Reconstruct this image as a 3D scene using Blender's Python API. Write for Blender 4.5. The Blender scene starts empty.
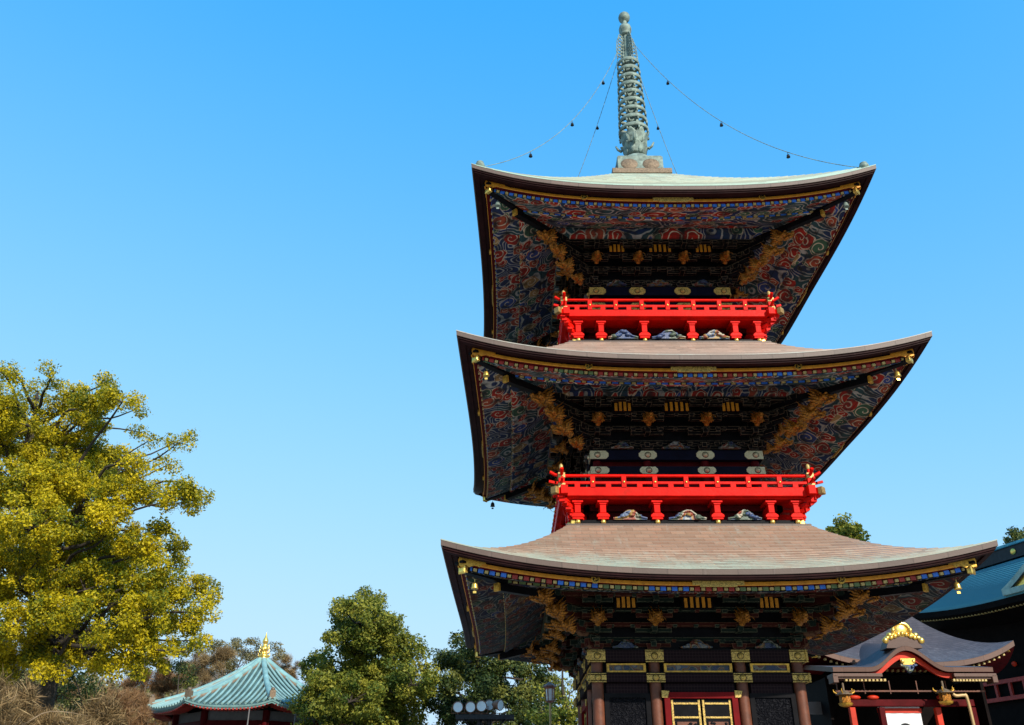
import bpy, bmesh, math, random
import numpy as np
from mathutils import Matrix, Vector

R = math.radians
random.seed(7)
rng = np.random.default_rng(7)
scene = bpy.context.scene

# ------------------------------------------------------------------ camera
cam_d = bpy.data.cameras.new("camera")
cam = bpy.data.objects.new("camera", cam_d)
scene.collection.objects.link(cam)
scene.camera = cam
F_PX, PITCH, YAW = 877.5, 0.48, 0.004
CAM = Vector((-3.733, -20.16, 1.6))
cam_d.sensor_fit = 'HORIZONTAL'
cam_d.sensor_width = 36.0
cam_d.lens = 36.0 * F_PX / 1024.0
cam_d.clip_start = 0.1
cam_d.clip_end = 6000
cam.location = CAM
cam.rotation_euler = (math.pi / 2 + PITCH, 0, -YAW)

# ------------------------------------------------------------------ light
SUN_AZ, SUN_EL = 30.0, 29.0          # degrees right of the facade normal / above the horizon
world = bpy.data.worlds.new("World")
scene.world = world
world.use_nodes = True
wn = world.node_tree
bg = wn.nodes["Background"]
sky = wn.nodes.new("ShaderNodeTexSky")
sky.sky_type = 'NISHITA'
sky.sun_disc = False
sky.sun_elevation = R(SUN_EL)
sky.sun_rotation = R(180 - SUN_AZ)
sky.altitude = 0
sky.air_density = 1.0
sky.dust_density = 0.3
sky.ozone_density = 2.0
# the camera's response: each channel of the sky rolls off towards a ceiling
sp = wn.nodes.new("ShaderNodeSeparateColor")
cb = wn.nodes.new("ShaderNodeCombineColor")
wn.links.new(sky.outputs[0], sp.inputs[0])
for ch, (x0, k, top) in enumerate(((0.48, 1.6, 0.63), (0.0, 1.55, 0.86), (0.0, 0.75, 1.08))):
    a = wn.nodes.new("ShaderNodeMath"); a.operation = 'SUBTRACT'; a.inputs[1].default_value = x0
    wn.links.new(sp.outputs[ch], a.inputs[0])
    m0 = wn.nodes.new("ShaderNodeMath"); m0.operation = 'MAXIMUM'; m0.inputs[1].default_value = 0.08
    wn.links.new(a.outputs[0], m0.inputs[0])
    b = wn.nodes.new("ShaderNodeMath"); b.operation = 'MULTIPLY'; b.inputs[1].default_value = -1.0 / k
    wn.links.new(m0.outputs[0], b.inputs[0])
    e = wn.nodes.new("ShaderNodeMath"); e.operation = 'EXPONENT'
    wn.links.new(b.outputs[0], e.inputs[0])
    f = wn.nodes.new("ShaderNodeMath"); f.operation = 'MULTIPLY_ADD'; f.inputs[1].default_value = -top * 3.56; f.inputs[2].default_value = top * 3.56
    wn.links.new(e.outputs[0], f.inputs[0])
    wn.links.new(f.outputs[0], cb.inputs[ch])
wn.links.new(cb.outputs[0], bg.inputs["Color"])
bg.inputs["Strength"].default_value = 0.15
sun_d = bpy.data.lights.new("sun", 'SUN')
sun_d.energy = 3.0
sun_d.angle = R(0.5)
sun_d.color = (1.0, 0.93, 0.82)
sun = bpy.data.objects.new("sun", sun_d)
scene.collection.objects.link(sun)
sun_vec = Vector((math.sin(R(SUN_AZ)) * math.cos(R(SUN_EL)), -math.cos(R(SUN_AZ)) * math.cos(R(SUN_EL)), math.sin(R(SUN_EL))))
sun.rotation_euler = sun_vec.to_track_quat('Z', 'Y').to_euler()
sun.location = sun_vec * 60
vs = scene.view_settings
vs.view_transform = 'Standard'
vs.look = 'None'
vs.exposure = 0.9
vs.gamma = 1.0
vs.use_curve_mapping = False
scene.cycles.max_bounces = 6
scene.cycles.diffuse_bounces = 4
scene.cycles.transparent_max_bounces = 8

# ------------------------------------------------------------------ helpers
COL = scene.collection


def ray(px, py):
    X = (px - 512) / F_PX
    V = -(py - 362.5) / F_PX
    y = math.cos(PITCH) - V * math.sin(PITCH)
    z = math.sin(PITCH) + V * math.cos(PITCH)
    return Vector((X * math.cos(YAW) + y * math.sin(YAW), -X * math.sin(YAW) + y * math.cos(YAW), z))


def at(px, py, Y):
    r = ray(px, py)
    return CAM + r * ((Y - CAM.y) / r.y)


def tag(o, label=None, cat=None, group=None, kind=None):
    if label: o["label"] = label
    if cat: o["category"] = cat
    if group: o["group"] = group
    if kind: o["kind"] = kind
    return o


def empty(name, loc=(0, 0, 0), parent=None):
    o = bpy.data.objects.new(name, None)
    o.empty_display_size = 0.3
    COL.objects.link(o)
    o.location = loc
    if parent: o.parent = parent
    return o


class MB:
    """collects shapes into one mesh"""
    def __init__(s, T=None):
        s.v = []; s.f = []; s.m = []; s.uv = []; s.uv2 = []; s.sm = []
        s.T = T or Matrix.Identity(4)
        s.has_uv = False

    def add(s, verts, faces, mat=0, uvs=None, uv2=None, smooth=False):
        b = len(s.v)
        for p in verts:
            s.v.append(tuple(s.T @ Vector(p)))
        for i, f in enumerate(faces):
            s.f.append(tuple(b + k for k in f))
            s.m.append(mat if isinstance(mat, int) else mat[i])
            s.sm.append(smooth)
            if uvs is not None:
                s.uv.append(uvs[i]); s.has_uv = True
                s.uv2.append(uv2[i] if uv2 is not None else [(1, 1)] * len(f))
            else:
                s.uv.append([(0, 0)] * len(f)); s.uv2.append([(1, 1)] * len(f))

    def box(s, c, d, rz=0, mat=0, rx=0, ry=0, taper=1.0):
        x, y, z = d[0] / 2, d[1] / 2, d[2] / 2
        M = Matrix.Translation(c) @ Matrix.Rotation(rz, 4, 'Z') @ Matrix.Rotation(ry, 4, 'Y') @ Matrix.Rotation(rx, 4, 'X')
        vs_ = []
        for zz in (-z, z):
            t = taper if zz < 0 else 1.0
            for a, b in ((-x, -y), (x, -y), (x, y), (-x, y)):
                vs_.append(M @ Vector((a * t, b * t, zz)))
        fs = [(0, 3, 2, 1), (4, 5, 6, 7), (0, 1, 5, 4), (1, 2, 6, 5), (2, 3, 7, 6), (3, 0, 4, 7)]
        dims = [(d[1], d[0]), (d[0], d[1]), (d[0], d[2]), (d[1], d[2]), (d[0], d[2]), (d[1], d[2])]
        uvs = [[(0, 0), (a, 0), (a, b), (0, b)] for a, b in dims]
        uv2 = [[(a, b)] * 4 for a, b in dims]
        s.add(vs_, fs, mat, uvs, uv2)

    def bx(s, x0, x1, y0, y1, z0, z1, mat=0):
        s.box(((x0 + x1) / 2, (y0 + y1) / 2, (z0 + z1) / 2), (abs(x1 - x0), abs(y1 - y0), abs(z1 - z0)), mat=mat)

    def tube(s, pts, rad, n=8, mat=0, cap=True, smooth=True):
        pts = [Vector(p) for p in pts]
        if not hasattr(rad, '__len__'): rad = [rad] * len(pts)
        vs_ = []; fs = []
        up = Vector((0.123, 0.31, 0.94)).normalized()
        prev = None
        for i, p in enumerate(pts):
            t = (pts[min(i + 1, len(pts) - 1)] - pts[max(i - 1, 0)])
            if t.length < 1e-9: t = Vector((0, 0, 1))
            t.normalize()
            if prev is None:
                a = t.cross(up)
                if a.length < 1e-3: a = t.cross(Vector((1, 0, 0)))
            else:
                a = prev - t * prev.dot(t)
            a.normalize(); prev = a
            b = t.cross(a)
            for k in range(n):
                an = 2 * math.pi * k / n
                vs_.append(p + (a * math.cos(an) + b * math.sin(an)) * rad[i])
        for i in range(len(pts) - 1):
            for k in range(n):
                k2 = (k + 1) % n
                fs.append((i * n + k, i * n + k2, (i + 1) * n + k2, (i + 1) * n + k))
        s.add(vs_, fs, mat, smooth=smooth)
        if cap:
            e = (len(pts) - 1) * n
            s.add([vs_[k] for k in range(n)] + [vs_[e + k] for k in range(n)],
                  [tuple(range(n))[::-1], tuple(range(n, 2 * n))], mat)

    def lathe(s, prof, n=20, c=(0, 0, 0), mat=0, smooth=True, M=None):
        vs_ = []; fs = []
        c = Vector(c)
        for r_, z in prof:
            for k in range(n):
                an = 2 * math.pi * k / n
                p = Vector((r_ * math.cos(an), r_ * math.sin(an), z))
                if M is not None: p = M @ p
                vs_.append(p + c)
        for i in range(len(prof) - 1):
            for k in range(n):
                k2 = (k + 1) % n
                fs.append((i * n + k, i * n + k2, (i + 1) * n + k2, (i + 1) * n + k))
        s.add(vs_, fs, mat, smooth=smooth)

    def blob(s, c, r, n=10, mat=0, M=None, jit=0.0):
        c = Vector(c)
        rx, ry, rz = r if hasattr(r, '__len__') else (r, r, r)
        vs_ = []; fs = []
        m = max(5, n // 2 + 2)
        for i in range(m + 1):
            th = math.pi * i / m
            for k in range(n):
                an = 2 * math.pi * k / n
                j = 1 + random.uniform(-jit, jit)
                p = Vector((rx * math.sin(th) * math.cos(an) * j, ry * math.sin(th) * math.sin(an) * j, rz * math.cos(th)))
                if M is not None: p = M @ p
                vs_.append(p + c)
        for i in range(m):
            for k in range(n):
                k2 = (k + 1) % n
                fs.append((i * n + k, (i + 1) * n + k, (i + 1) * n + k2, i * n + k2))
        s.add(vs_, fs, mat, smooth=True)

    def prism(s, poly, y0, y1, mat=0, M=None):
        """poly in xz, extruded along y"""
        n = len(poly)
        vs_ = [Vector((x, y0, z)) for x, z in poly] + [Vector((x, y1, z)) for x, z in poly]
        if M is not None: vs_ = [M @ p for p in vs_]
        fs = [tuple(range(n)), tuple(range(2 * n - 1, n - 1, -1))]
        for i in range(n):
            j = (i + 1) % n
            fs.append((j, i, n + i, n + j))
        s.add(vs_, fs, mat)

    def grid(s, fn, nu, nv, mat=0, uvf=None, smooth=True):
        vs_ = []; fs = []; uvs = []
        for j in range(nv + 1):
            for i in range(nu + 1):
                vs_.append(fn(i / nu, j / nv))
        for j in range(nv):
            for i in range(nu):
                a = j * (nu + 1) + i
                fs.append((a, a + 1, a + nu + 2, a + nu + 1))
                if uvf:
                    uvs.append([uvf(i / nu, j / nv), uvf((i + 1) / nu, j / nv), uvf((i + 1) / nu, (j + 1) / nv), uvf(i / nu, (j + 1) / nv)])
        s.add(vs_, fs, mat, uvs if uvf else None, smooth=smooth)

    def build(s, name, mats, parent=None, loc=(0, 0, 0), bevel=0):
        me = bpy.data.meshes.new(name)
        me.from_pydata([tuple(p) for p in s.v], [], s.f)
        if not isinstance(mats, (list, tuple)): mats = [mats]
        for m in mats: me.materials.append(m)
        me.polygons.foreach_set('material_index', s.m)
        me.polygons.foreach_set('use_smooth', s.sm)
        if s.has_uv:
            l1 = me.uv_layers.new(name='UVMap'); l2 = me.uv_layers.new(name='Size')
            l1.data.foreach_set('uv', [c for f in s.uv for p in f for c in p])
            l2.data.foreach_set('uv', [c for f in s.uv2 for p in f for c in p])
        me.update()
        o = bpy.data.objects.new(name, me)
        COL.objects.link(o)
        if parent: o.parent = parent
        o.location = loc
        if bevel:
            b = o.modifiers.new('bevel', 'BEVEL'); b.width = bevel; b.segments = 2; b.limit_method = 'ANGLE'; b.angle_limit = R(40)
        return o


def ROT(k):
    return Matrix.Rotation(k * math.pi / 2, 4, 'Z')


def interp(pts, n):
    """Catmull-Rom through pts"""
    P = [Vector(p) for p in pts]
    out = []
    for i in range(len(P) - 1):
        p0 = P[max(i - 1, 0)]; p1 = P[i]; p2 = P[i + 1]; p3 = P[min(i + 2, len(P) - 1)]
        for k in range(n):
            t = k / n
            out.append(0.5 * ((2 * p1) + (p2 - p0) * t + (2 * p0 - 5 * p1 + 4 * p2 - p3) * t * t + (3 * p1 - p0 - 3 * p2 + p3) * t ** 3))
    out.append(P[-1])
    return out


# ------------------------------------------------------------------ materials
class NT:
    def __init__(s, name):
        s.mat = bpy.data.materials.new(name)
        s.mat.use_nodes = True
        s.t = s.mat.node_tree
        s.n = s.t.nodes
        s.p = s.n['Principled BSDF']
        s.out = s.n['Material Output']

    def node(s, typ, **kw):
        x = s.n.new(typ)
        for k, v in kw.items(): setattr(x, k, v)
        return x

    def lk(s, a, b): s.t.links.new(a, b)

    def val(s, sock, v):
        if hasattr(v, 'is_linked') or hasattr(v, 'links'): s.lk(v, sock)
        else: sock.default_value = v

    def math(s, op, a, b=0.0, c=None):
        x = s.node('ShaderNodeMath', operation=op)
        s.val(x.inputs[0], a); s.val(x.inputs[1], b)
        if c is not None: s.val(x.inputs[2], c)
        return x.outputs[0]

    def mix(s, fac, a, b, mode='MIX'):
        x = s.node('ShaderNodeMix', data_type='RGBA', blend_type=mode)
        s.val(x.inputs[0], fac)
        for sock, v in ((x.inputs[6], a), (x.inputs[7], b)):
            if isinstance(v, tuple): sock.default_value = (*v[:3], 1)
            else: s.lk(v, sock)
        return x.outputs[2]

    def uv(s, layer='UVMap'):
        x = s.node('ShaderNodeUVMap', uv_map=layer)
        return x.outputs[0]

    def obj(s):
        return s.node('ShaderNodeTexCoord').outputs['Object']

    def noise(s, vec, scale, detail=4, rough=0.55, dim='3D'):
        x = s.node('ShaderNodeTexNoise', noise_dimensions=dim)
        if vec is not None: s.lk(vec, x.inputs['Vector'])
        x.inputs['Scale'].default_value = scale
        x.inputs['Detail'].default_value = detail
        x.inputs['Roughness'].default_value = rough
        return x

    def smooth(s, v, a, b):
        x = s.node('ShaderNodeMapRange', interpolation_type='SMOOTHSTEP')
        s.val(x.inputs[0], v)
        x.inputs[1].default_value = a; x.inputs[2].default_value = b
        return x.outputs[0]

    def bump(s, h, strength=0.3, dist=0.02):
        x = s.node('ShaderNodeBump')
        x.inputs['Strength'].default_value = strength
        x.inputs['Distance'].default_value = dist
        s.lk(h, x.inputs['Height'])
        s.lk(x.outputs[0], s.p.inputs['Normal'])

    def done(s, col=None, rough=0.5, metal=0.0, spec=0.5):
        if col is not None:
            if isinstance(col, tuple): s.p.inputs['Base Color'].default_value = (*col[:3], 1)
            else: s.lk(col, s.p.inputs['Base Color'])
        s.val(s.p.inputs['Roughness'], rough)
        s.val(s.p.inputs['Metallic'], metal)
        s.p.inputs['Specular IOR Level'].default_value = spec
        return s.mat


def plain(name, col, rough=0.5, metal=0.0, var=0.25, scale=6.0, bump=0.1, spec=0.4, dirt=None):
    t = NT(name)
    o = t.obj()
    n = t.noise(o, scale, 6, 0.6)
    n2 = t.noise(o, scale * 7, 3, 0.6)
    dark = tuple(c * (1 - var) for c in col); light = tuple(min(1, c * (1 + var)) for c in col)
    c = t.mix(t.smooth(n.outputs[0], 0.3, 0.7), dark, light)
    if dirt:
        c = t.mix(t.math('MULTIPLY', t.smooth(t.noise(o, scale * 0.6, 8, 0.7).outputs[0], 0.52, 0.7), 0.7), c, dirt)
    if bump: t.bump(t.math('ADD', n2.outputs[0], t.math('MULTIPLY', n.outputs[0], 0.6)), bump, 0.02)
    r = t.math('ADD', t.math('MULTIPLY', n2.outputs[0], 0.25), rough - 0.12)
    return t.done(c, r, metal, spec)


def copper_roof(name, base, patina, amount, rows, colw, rowh, streak=(0.5, 0.5, 0.5), rough=0.5, mort=0.008):
    """UV: u metres along the eave, v metres up the slope"""
    t = NT(name)
    uv = t.uv()
    br = t.node('ShaderNodeTexBrick')
    t.lk(uv, br.inputs['Vector'])
    br.inputs['Color1'].default_value = (0.0, 0.0, 0.0, 1); br.inputs['Color2'].default_value = (1, 1, 1, 1)
    br.inputs['Mortar'].default_value = (0.5, 0.5, 0.5, 1)
    br.inputs['Scale'].default_value = 1.0
    br.inputs['Mortar Size'].default_value = mort
    br.inputs['Brick Width'].default_value = colw
    br.inputs['Row Height'].default_value = rowh
    br.offset = 0.5
    cell = br.outputs['Color']
    o = t.obj()
    n = t.noise(o, 0.9, 8, 0.75)
    n2 = t.noise(o, 9, 5, 0.7)
    mp = t.node('ShaderNodeMapping'); mp.inputs['Scale'].default_value = (9, 1.2, 1)
    t.lk(uv, mp.inputs['Vector'])
    st = t.noise(mp.outputs[0], 1.0, 5, 0.65)
    sep = t.node('ShaderNodeSeparateXYZ'); t.lk(uv, sep.inputs[0])
    vv = sep.outputs[1]
    # patina gathers at the lower courses and in streaks
    low = t.math('MULTIPLY', t.math('SUBTRACT', 1.0, t.smooth(vv, 0.1, 1.7)), 0.30)
    k = t.math('ADD', t.math('ADD', t.math('MULTIPLY', n.outputs[0], 0.9), t.math('MULTIPLY', st.outputs[0], 0.55)), low)
    k = t.math('ADD', k, t.math('MULTIPLY', n2.outputs[0], 0.35))
    fac = t.smooth(k, 1.06 - amount, 1.50 - amount)
    a = t.mix(cell, tuple(c * 0.80 for c in base), tuple(min(1, c * 1.12) for c in base))
    b = t.mix(cell, tuple(c * 0.84 for c in patina), tuple(min(1, c * 1.1) for c in patina))
    c = t.mix(fac, a, b)
    c = t.mix(t.math('MULTIPLY', t.smooth(st.outputs[0], 0.55, 0.75), 0.35), c, streak)
    c = t.mix(t.math('MULTIPLY', br.outputs['Fac'], 0.6), c, tuple(x * 0.45 for x in base))
    n3 = t.noise(o, 34, 4, 0.7)
    c = t.mix(t.math('MULTIPLY', t.smooth(n3.outputs[0], 0.56, 0.70), 0.45), c, tuple(x * 0.4 for x in base))
    t.bump(t.math('SUBTRACT', t.math('MULTIPLY', n2.outputs[0], 0.4), br.outputs['Fac']), 0.35, 0.015)
    return t.done(c, rough, 0.0, 0.4)


def painted_clouds(name, bright=1.0, scale=1.0, blotch=(0.02, 0.02, 0.02)):
    """carved and painted boards: swirling clouds with pale outlines over streaming lines"""
    t = NT(name)
    uv0 = t.uv()
    wob = t.noise(uv0, 2.2 * scale, 2, 0.5)
    wv = t.node('ShaderNodeVectorMath', operation='MULTIPLY_ADD')
    t.lk(wob.outputs['Color'], wv.inputs[0]); wv.inputs[1].default_value = (0.22 / scale,) * 3; t.lk(uv0, wv.inputs[2])
    uv = wv.outputs[0]
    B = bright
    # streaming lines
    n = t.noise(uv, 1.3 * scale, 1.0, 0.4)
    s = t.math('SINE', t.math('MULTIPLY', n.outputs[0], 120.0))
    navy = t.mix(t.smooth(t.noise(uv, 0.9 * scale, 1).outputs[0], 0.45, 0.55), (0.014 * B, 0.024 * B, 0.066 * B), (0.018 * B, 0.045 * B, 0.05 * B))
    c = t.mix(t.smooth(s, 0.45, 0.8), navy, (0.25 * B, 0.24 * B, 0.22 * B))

    def layer(c, sc, thr, rad, off):
        mp = t.node('ShaderNodeMapping'); mp.inputs['Location'].default_value = (off, off * 1.7, 0)
        mp.inputs['Scale'].default_value = (1.0, 1.15, 1)
        t.lk(uv, mp.inputs['Vector'])
        v = t.node('ShaderNodeTexVoronoi', voronoi_dimensions='2D', feature='F1')
        t.lk(mp.outputs[0], v.inputs['Vector'])
        v.inputs['Scale'].default_value = sc
        v.inputs['Randomness'].default_value = 0.85
        d = v.outputs['Distance']
        sub = t.node('ShaderNodeVectorMath', operation='SUBTRACT')
        t.lk(mp.outputs[0], sub.inputs[0]); t.lk(v.outputs['Position'], sub.inputs[1])
        xyz = t.node('ShaderNodeSeparateXYZ'); t.lk(sub.outputs[0], xyz.inputs[0])
        ang = t.math('ARCTAN2', xyz.outputs[1], xyz.outputs[0])
        rc = t.node('ShaderNodeSeparateColor'); t.lk(v.outputs['Color'], rc.inputs[0])
        # spiral arm: distance * turns + angle, three lobes on the rim
        sp = t.math('SINE', t.math('ADD', t.math('MULTIPLY', d, 22.0), ang))
        rr = t.math('ADD', rad, t.math('MULTIPLY', t.math('SINE', t.math('MULTIPLY', ang, 5.0)), 0.035))
        inside = t.math('LESS_THAN', d, rr)
        on = t.math('GREATER_THAN', rc.outputs[0], thr)
        m = t.math('MULTIPLY', inside, on)
        ramp = t.node('ShaderNodeValToRGB'); ramp.color_ramp.interpolation = 'CONSTANT'
        e = ramp.color_ramp.elements
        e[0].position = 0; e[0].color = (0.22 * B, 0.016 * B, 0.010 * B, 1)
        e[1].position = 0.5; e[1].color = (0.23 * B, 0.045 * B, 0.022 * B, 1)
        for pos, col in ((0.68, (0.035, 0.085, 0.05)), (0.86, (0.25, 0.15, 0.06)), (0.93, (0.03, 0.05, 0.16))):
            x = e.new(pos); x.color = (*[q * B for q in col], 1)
        t.lk(rc.outputs[1], ramp.inputs[0])
        pale = (0.44 * B, 0.36 * B, 0.26 * B)
        cc = t.mix(t.smooth(sp, 0.72, 0.95), ramp.outputs[0], pale)
        edge = t.smooth(t.math('SUBTRACT', rr, d), 0.055, 0.02)
        cc = t.mix(edge, cc, pale)
        return t.mix(m, c, cc)
    c = layer(c, 3.4 * scale, 0.40, 0.44, 3.3)
    c = layer(c, 2.3 * scale, 0.62, 0.47, 0.0)
    dirt = t.noise(uv0, 3.0, 5, 0.6)
    c = t.mix(t.smooth(dirt.outputs[0], 0.6, 0.3), c, blotch)
    bw = t.node('ShaderNodeRGBToBW'); t.lk(c, bw.inputs[0])
    t.bump(t.math('MULTIPLY', bw.outputs[0], 3.0), 0.55, 0.03)
    sx = t.node('ShaderNodeSeparateXYZ'); t.lk(uv0, sx.inputs[0])
    fr = t.math('FRACT', t.math('MULTIPLY', sx.outputs[1], 2.6))
    c = t.mix(t.math('MULTIPLY', t.math('LESS_THAN', fr, 0.03), 0.8), c, (0.006, 0.005, 0.005))
    return t.done(c, 0.75, 0, 0.12)


def outlined(name, col, line, w=0.012, rough=0.35, spec=0.5):
    """lacquer with a painted outline along each face's edges (UV in metres, Size layer = face size)"""
    t = NT(name)
    a = t.node('ShaderNodeSeparateXYZ'); t.lk(t.uv('UVMap'), a.inputs[0])
    b = t.node('ShaderNodeSeparateXYZ'); t.lk(t.uv('Size'), b.inputs[0])
    dx = t.math('MINIMUM', a.outputs[0], t.math('SUBTRACT', b.outputs[0], a.outputs[0]))
    dy = t.math('MINIMUM', a.outputs[1], t.math('SUBTRACT', b.outputs[1], a.outputs[1]))
    d = t.math('MINIMUM', dx, dy)
    n = t.noise(t.obj(), 14, 4, 0.6)
    m = t.math('MULTIPLY', t.math('LESS_THAN', d, w), t.smooth(n.outputs[0], 0.34, 0.55))
    return t.done(t.mix(m, col, line), rough, 0, spec)


def gilded(name, col=(0.62, 0.40, 0.08), dark=(0.05, 0.03, 0.008), rough=0.32, metal=0.85, scale=18.0, amt=0.5, bump=0.4):
    t = NT(name)
    o = t.obj()
    n = t.noise(o, scale, 5, 0.65)
    n2 = t.noise(o, scale * 0.25, 4, 0.6)
    k = t.math('MULTIPLY', t.smooth(n.outputs[0], 0.58, 0.36), amt)
    c = t.mix(k, col, dark)
    c = t.mix(t.math('MULTIPLY', t.smooth(n2.outputs[0], 0.5, 0.7), 0.35), c, tuple(x * 0.6 for x in col))
    t.bump(n.outputs[0], bump, 0.02)
    return t.done(c, t.math('ADD', t.math('MULTIPLY', n2.outputs[0], 0.3), rough - 0.12), metal, 0.5)


def carving(name, seed, B=1.0, sc=2.6):
    """polychrome carving"""
    t = NT(name)
    o = t.obj()
    mp = t.node('ShaderNodeMapping'); mp.inputs['Location'].default_value = (seed * 3.1, seed, seed * 2.2)
    t.lk(o, mp.inputs['Vector'])
    n = t.noise(mp.outputs[0], sc, 0.5, 0.5)
    ramp = t.node('ShaderNodeValToRGB'); ramp.color_ramp.interpolation = 'CONSTANT'
    e = ramp.color_ramp.elements
    e[0].position = 0; e[0].color = (0.05 * B, 0.10 * B, 0.26 * B, 1)
    e[1].position = 0.4; e[1].color = (0.10 * B, 0.15 * B, 0.10 * B, 1)
    for p, cl in ((0.47, (0.62, 0.55, 0.40)), (0.51, (0.40, 0.06, 0.02)), (0.57, (0.55, 0.33, 0.08)), (0.62, (0.16, 0.24, 0.40)), (0.68, (0.6, 0.58, 0.52))):
        x = e.new(p); x.color = (*[q * B for q in cl], 1)
    t.lk(n.outputs[0], ramp.inputs[0])
    l = t.math('SINE', t.math('MULTIPLY', t.noise(mp.outputs[0], 7, 1).outputs[0], 70))
    c = t.mix(t.math('MULTIPLY', t.smooth(l, 0.75, 0.95), 0.5), ramp.outputs[0], (0.6 * B, 0.56 * B, 0.45 * B))
    return t.done(c, 0.5, 0, 0.4)


def leaf_mat(name, c0, c1, c2, trans=0.25):
    t = NT(name)
    at_ = t.node('ShaderNodeAttribute', attribute_name='tint')
    ramp = t.node('ShaderNodeValToRGB')
    e = ramp.color_ramp.elements
    e[0].position = 0.0; e[0].color = (*c0, 1)
    e[1].position = 1.0; e[1].color = (*c2, 1)
    x = e.new(0.5); x.color = (*c1, 1)
    t.lk(at_.outputs['Fac'], ramp.inputs[0])
    t.done(ramp.outputs[0], 0.55, 0, 0.25)
    tr = t.node('ShaderNodeBsdfTranslucent')
    t.lk(ramp.outputs[0], tr.inputs[0])
    mx = t.node('ShaderNodeMixShader'); mx.inputs[0].default_value = trans
    t.lk(t.p.outputs[0], mx.inputs[1]); t.lk(tr.outputs[0], mx.inputs[2])
    t.lk(mx.outputs[0], t.out.inputs[0])
    return t.mat


M = {}
RUN = [math.hypot(4.918 - 2.47, 7.03 - 5.337) / 17, math.hypot(4.775 - 2.30, 11.45 - 9.64) / 17, math.hypot(4.575 - 0.80, 17.66 - 14.03) / 26]
M['red'] = plain('vermilion_lacquer', (0.64, 0.006, 0.0015), 0.5, var=0.22, scale=3, bump=0.12, spec=0.10, dirt=(0.42, 0.012, 0.004))
M['frame_red'] = plain('door_frame_shaded_red', (0.15, 0.004, 0.005), 0.55, 0, 0.2, 3, 0.05, 0.08)  # darker copy of the vermilion: eave shade put into the colour
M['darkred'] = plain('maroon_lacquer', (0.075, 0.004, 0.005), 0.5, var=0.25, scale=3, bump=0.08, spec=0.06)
M['black'] = plain('black_lacquer', (0.006, 0.0055, 0.0065), 0.42, var=0.3, scale=5, bump=0.05, spec=0.06)
M['navy'] = plain('navy_lacquer', (0.004, 0.0045, 0.014), 0.45, var=0.2, scale=5, bump=0.04, spec=0.06)
M['eave_dark'] = plain('eave_board_wood', (0.020, 0.006, 0.006), 0.5, var=0.3, scale=4, bump=0.1, spec=0.06)
M['gold'] = gilded('gilded_metal', (0.68, 0.37, 0.045), rough=0.42, metal=0.5)
M['gold_trim'] = gilded('gold_leaf_band', (0.70, 0.275, 0.014), (0.25, 0.08, 0.008), 0.5, 0.25, 10, 0.4, 0.15)
M['gold_bright'] = gilded('polished_gold', (0.95, 0.62, 0.14), (0.4, 0.2, 0.03), 0.25, 0.8, 12, 0.3, 0.15)
M['gold_dragon'] = gilded('aged_gilding', (0.50, 0.185, 0.014), (0.015, 0.005, 0.0015), 0.4, 0.45, 24, 0.95, 0.8)
M['gold_plate'] = gilded('pierced_brass_plate', (0.66, 0.43, 0.09), (0.07, 0.042, 0.01), 0.5, 0.12, 45, 0.8, 0.4)
M['plate'] = gilded('pale_brass_plate', (0.62, 0.56, 0.34), (0.28, 0.24, 0.12), 0.45, 0.4, 40, 0.5, 0.2)
M['pale_gold_metal'] = gilded('worn_gold_fitting', (0.60, 0.42, 0.14), (0.25, 0.15, 0.04), 0.5, 0.3, 30, 0.6, 0.2)
M['bronze_gold'] = gilded('dull_gold_cap', (0.40, 0.24, 0.07), (0.15, 0.08, 0.02), 0.5, 0.4, 30, 0.6, 0.2)
M['pale_gold'] = plain('pale_gold_paint', (0.50, 0.36, 0.13), 0.5, 0.1, 0.25, 20, 0.1)
M['bluep'] = plain('blue_paint', (0.035, 0.16, 0.62), 0.5, 0, 0.2, 8, 0.05)
M['redp'] = plain('red_paint', (0.33, 0.03, 0.02), 0.5, 0, 0.2, 8, 0.05)
M['greenp'] = plain('green_paint', (0.12, 0.17, 0.06), 0.5, 0, 0.2, 8, 0.05)
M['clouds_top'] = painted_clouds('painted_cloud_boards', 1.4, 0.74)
M['clouds_mid'] = painted_clouds('painted_cloud_boards_mid', 1.25, 0.76)
M['clouds_low'] = painted_clouds('painted_cloud_boards_shaded', 0.45, 0.85, (0.035, 0.013, 0.008))  # lowest boards: eave shade put into the colour, plus browner blotches
M['waves'] = painted_clouds('painted_wave_beam', 0.95, 1.15)
M['lacq'] = outlined('black_bracket_lacquer', (0.0045, 0.004, 0.0045), (0.16, 0.115, 0.075), 0.0075, 0.6, 0.06)
M['brk_green'] = outlined('green_bracket_paint', (0.011, 0.018, 0.013), (0.085, 0.08, 0.05), 0.010, 0.7, 0.06)
M['brk_red'] = outlined('red_bracket_paint', (0.045, 0.010, 0.007), (0.11, 0.055, 0.03), 0.010, 0.7, 0.06)
M['fascia'] = copper_roof('copper_fascia', (0.105, 0.064, 0.046), (0.10, 0.085, 0.07), -0.25, 1, 0.62, 3.0, (0.2, 0.15, 0.13))
M['roof_low'] = copper_roof('weathered_copper_shingle', (0.315, 0.195, 0.13), (0.27, 0.31, 0.245), 0.19, 1, 0.30, RUN[0], (0.42, 0.36, 0.32))
M['roof_mid'] = copper_roof('weathered_copper_sheet', (0.32, 0.215, 0.16), (0.34, 0.34, 0.29), 0.10, 1, 0.30, RUN[1], (0.45, 0.37, 0.33))
M['roof_top'] = copper_roof('green_copper_sheet', (0.36, 0.37, 0.27), (0.34, 0.47, 0.375), 0.3, 1, 0.34, RUN[2], (0.45, 0.48, 0.38))
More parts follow.
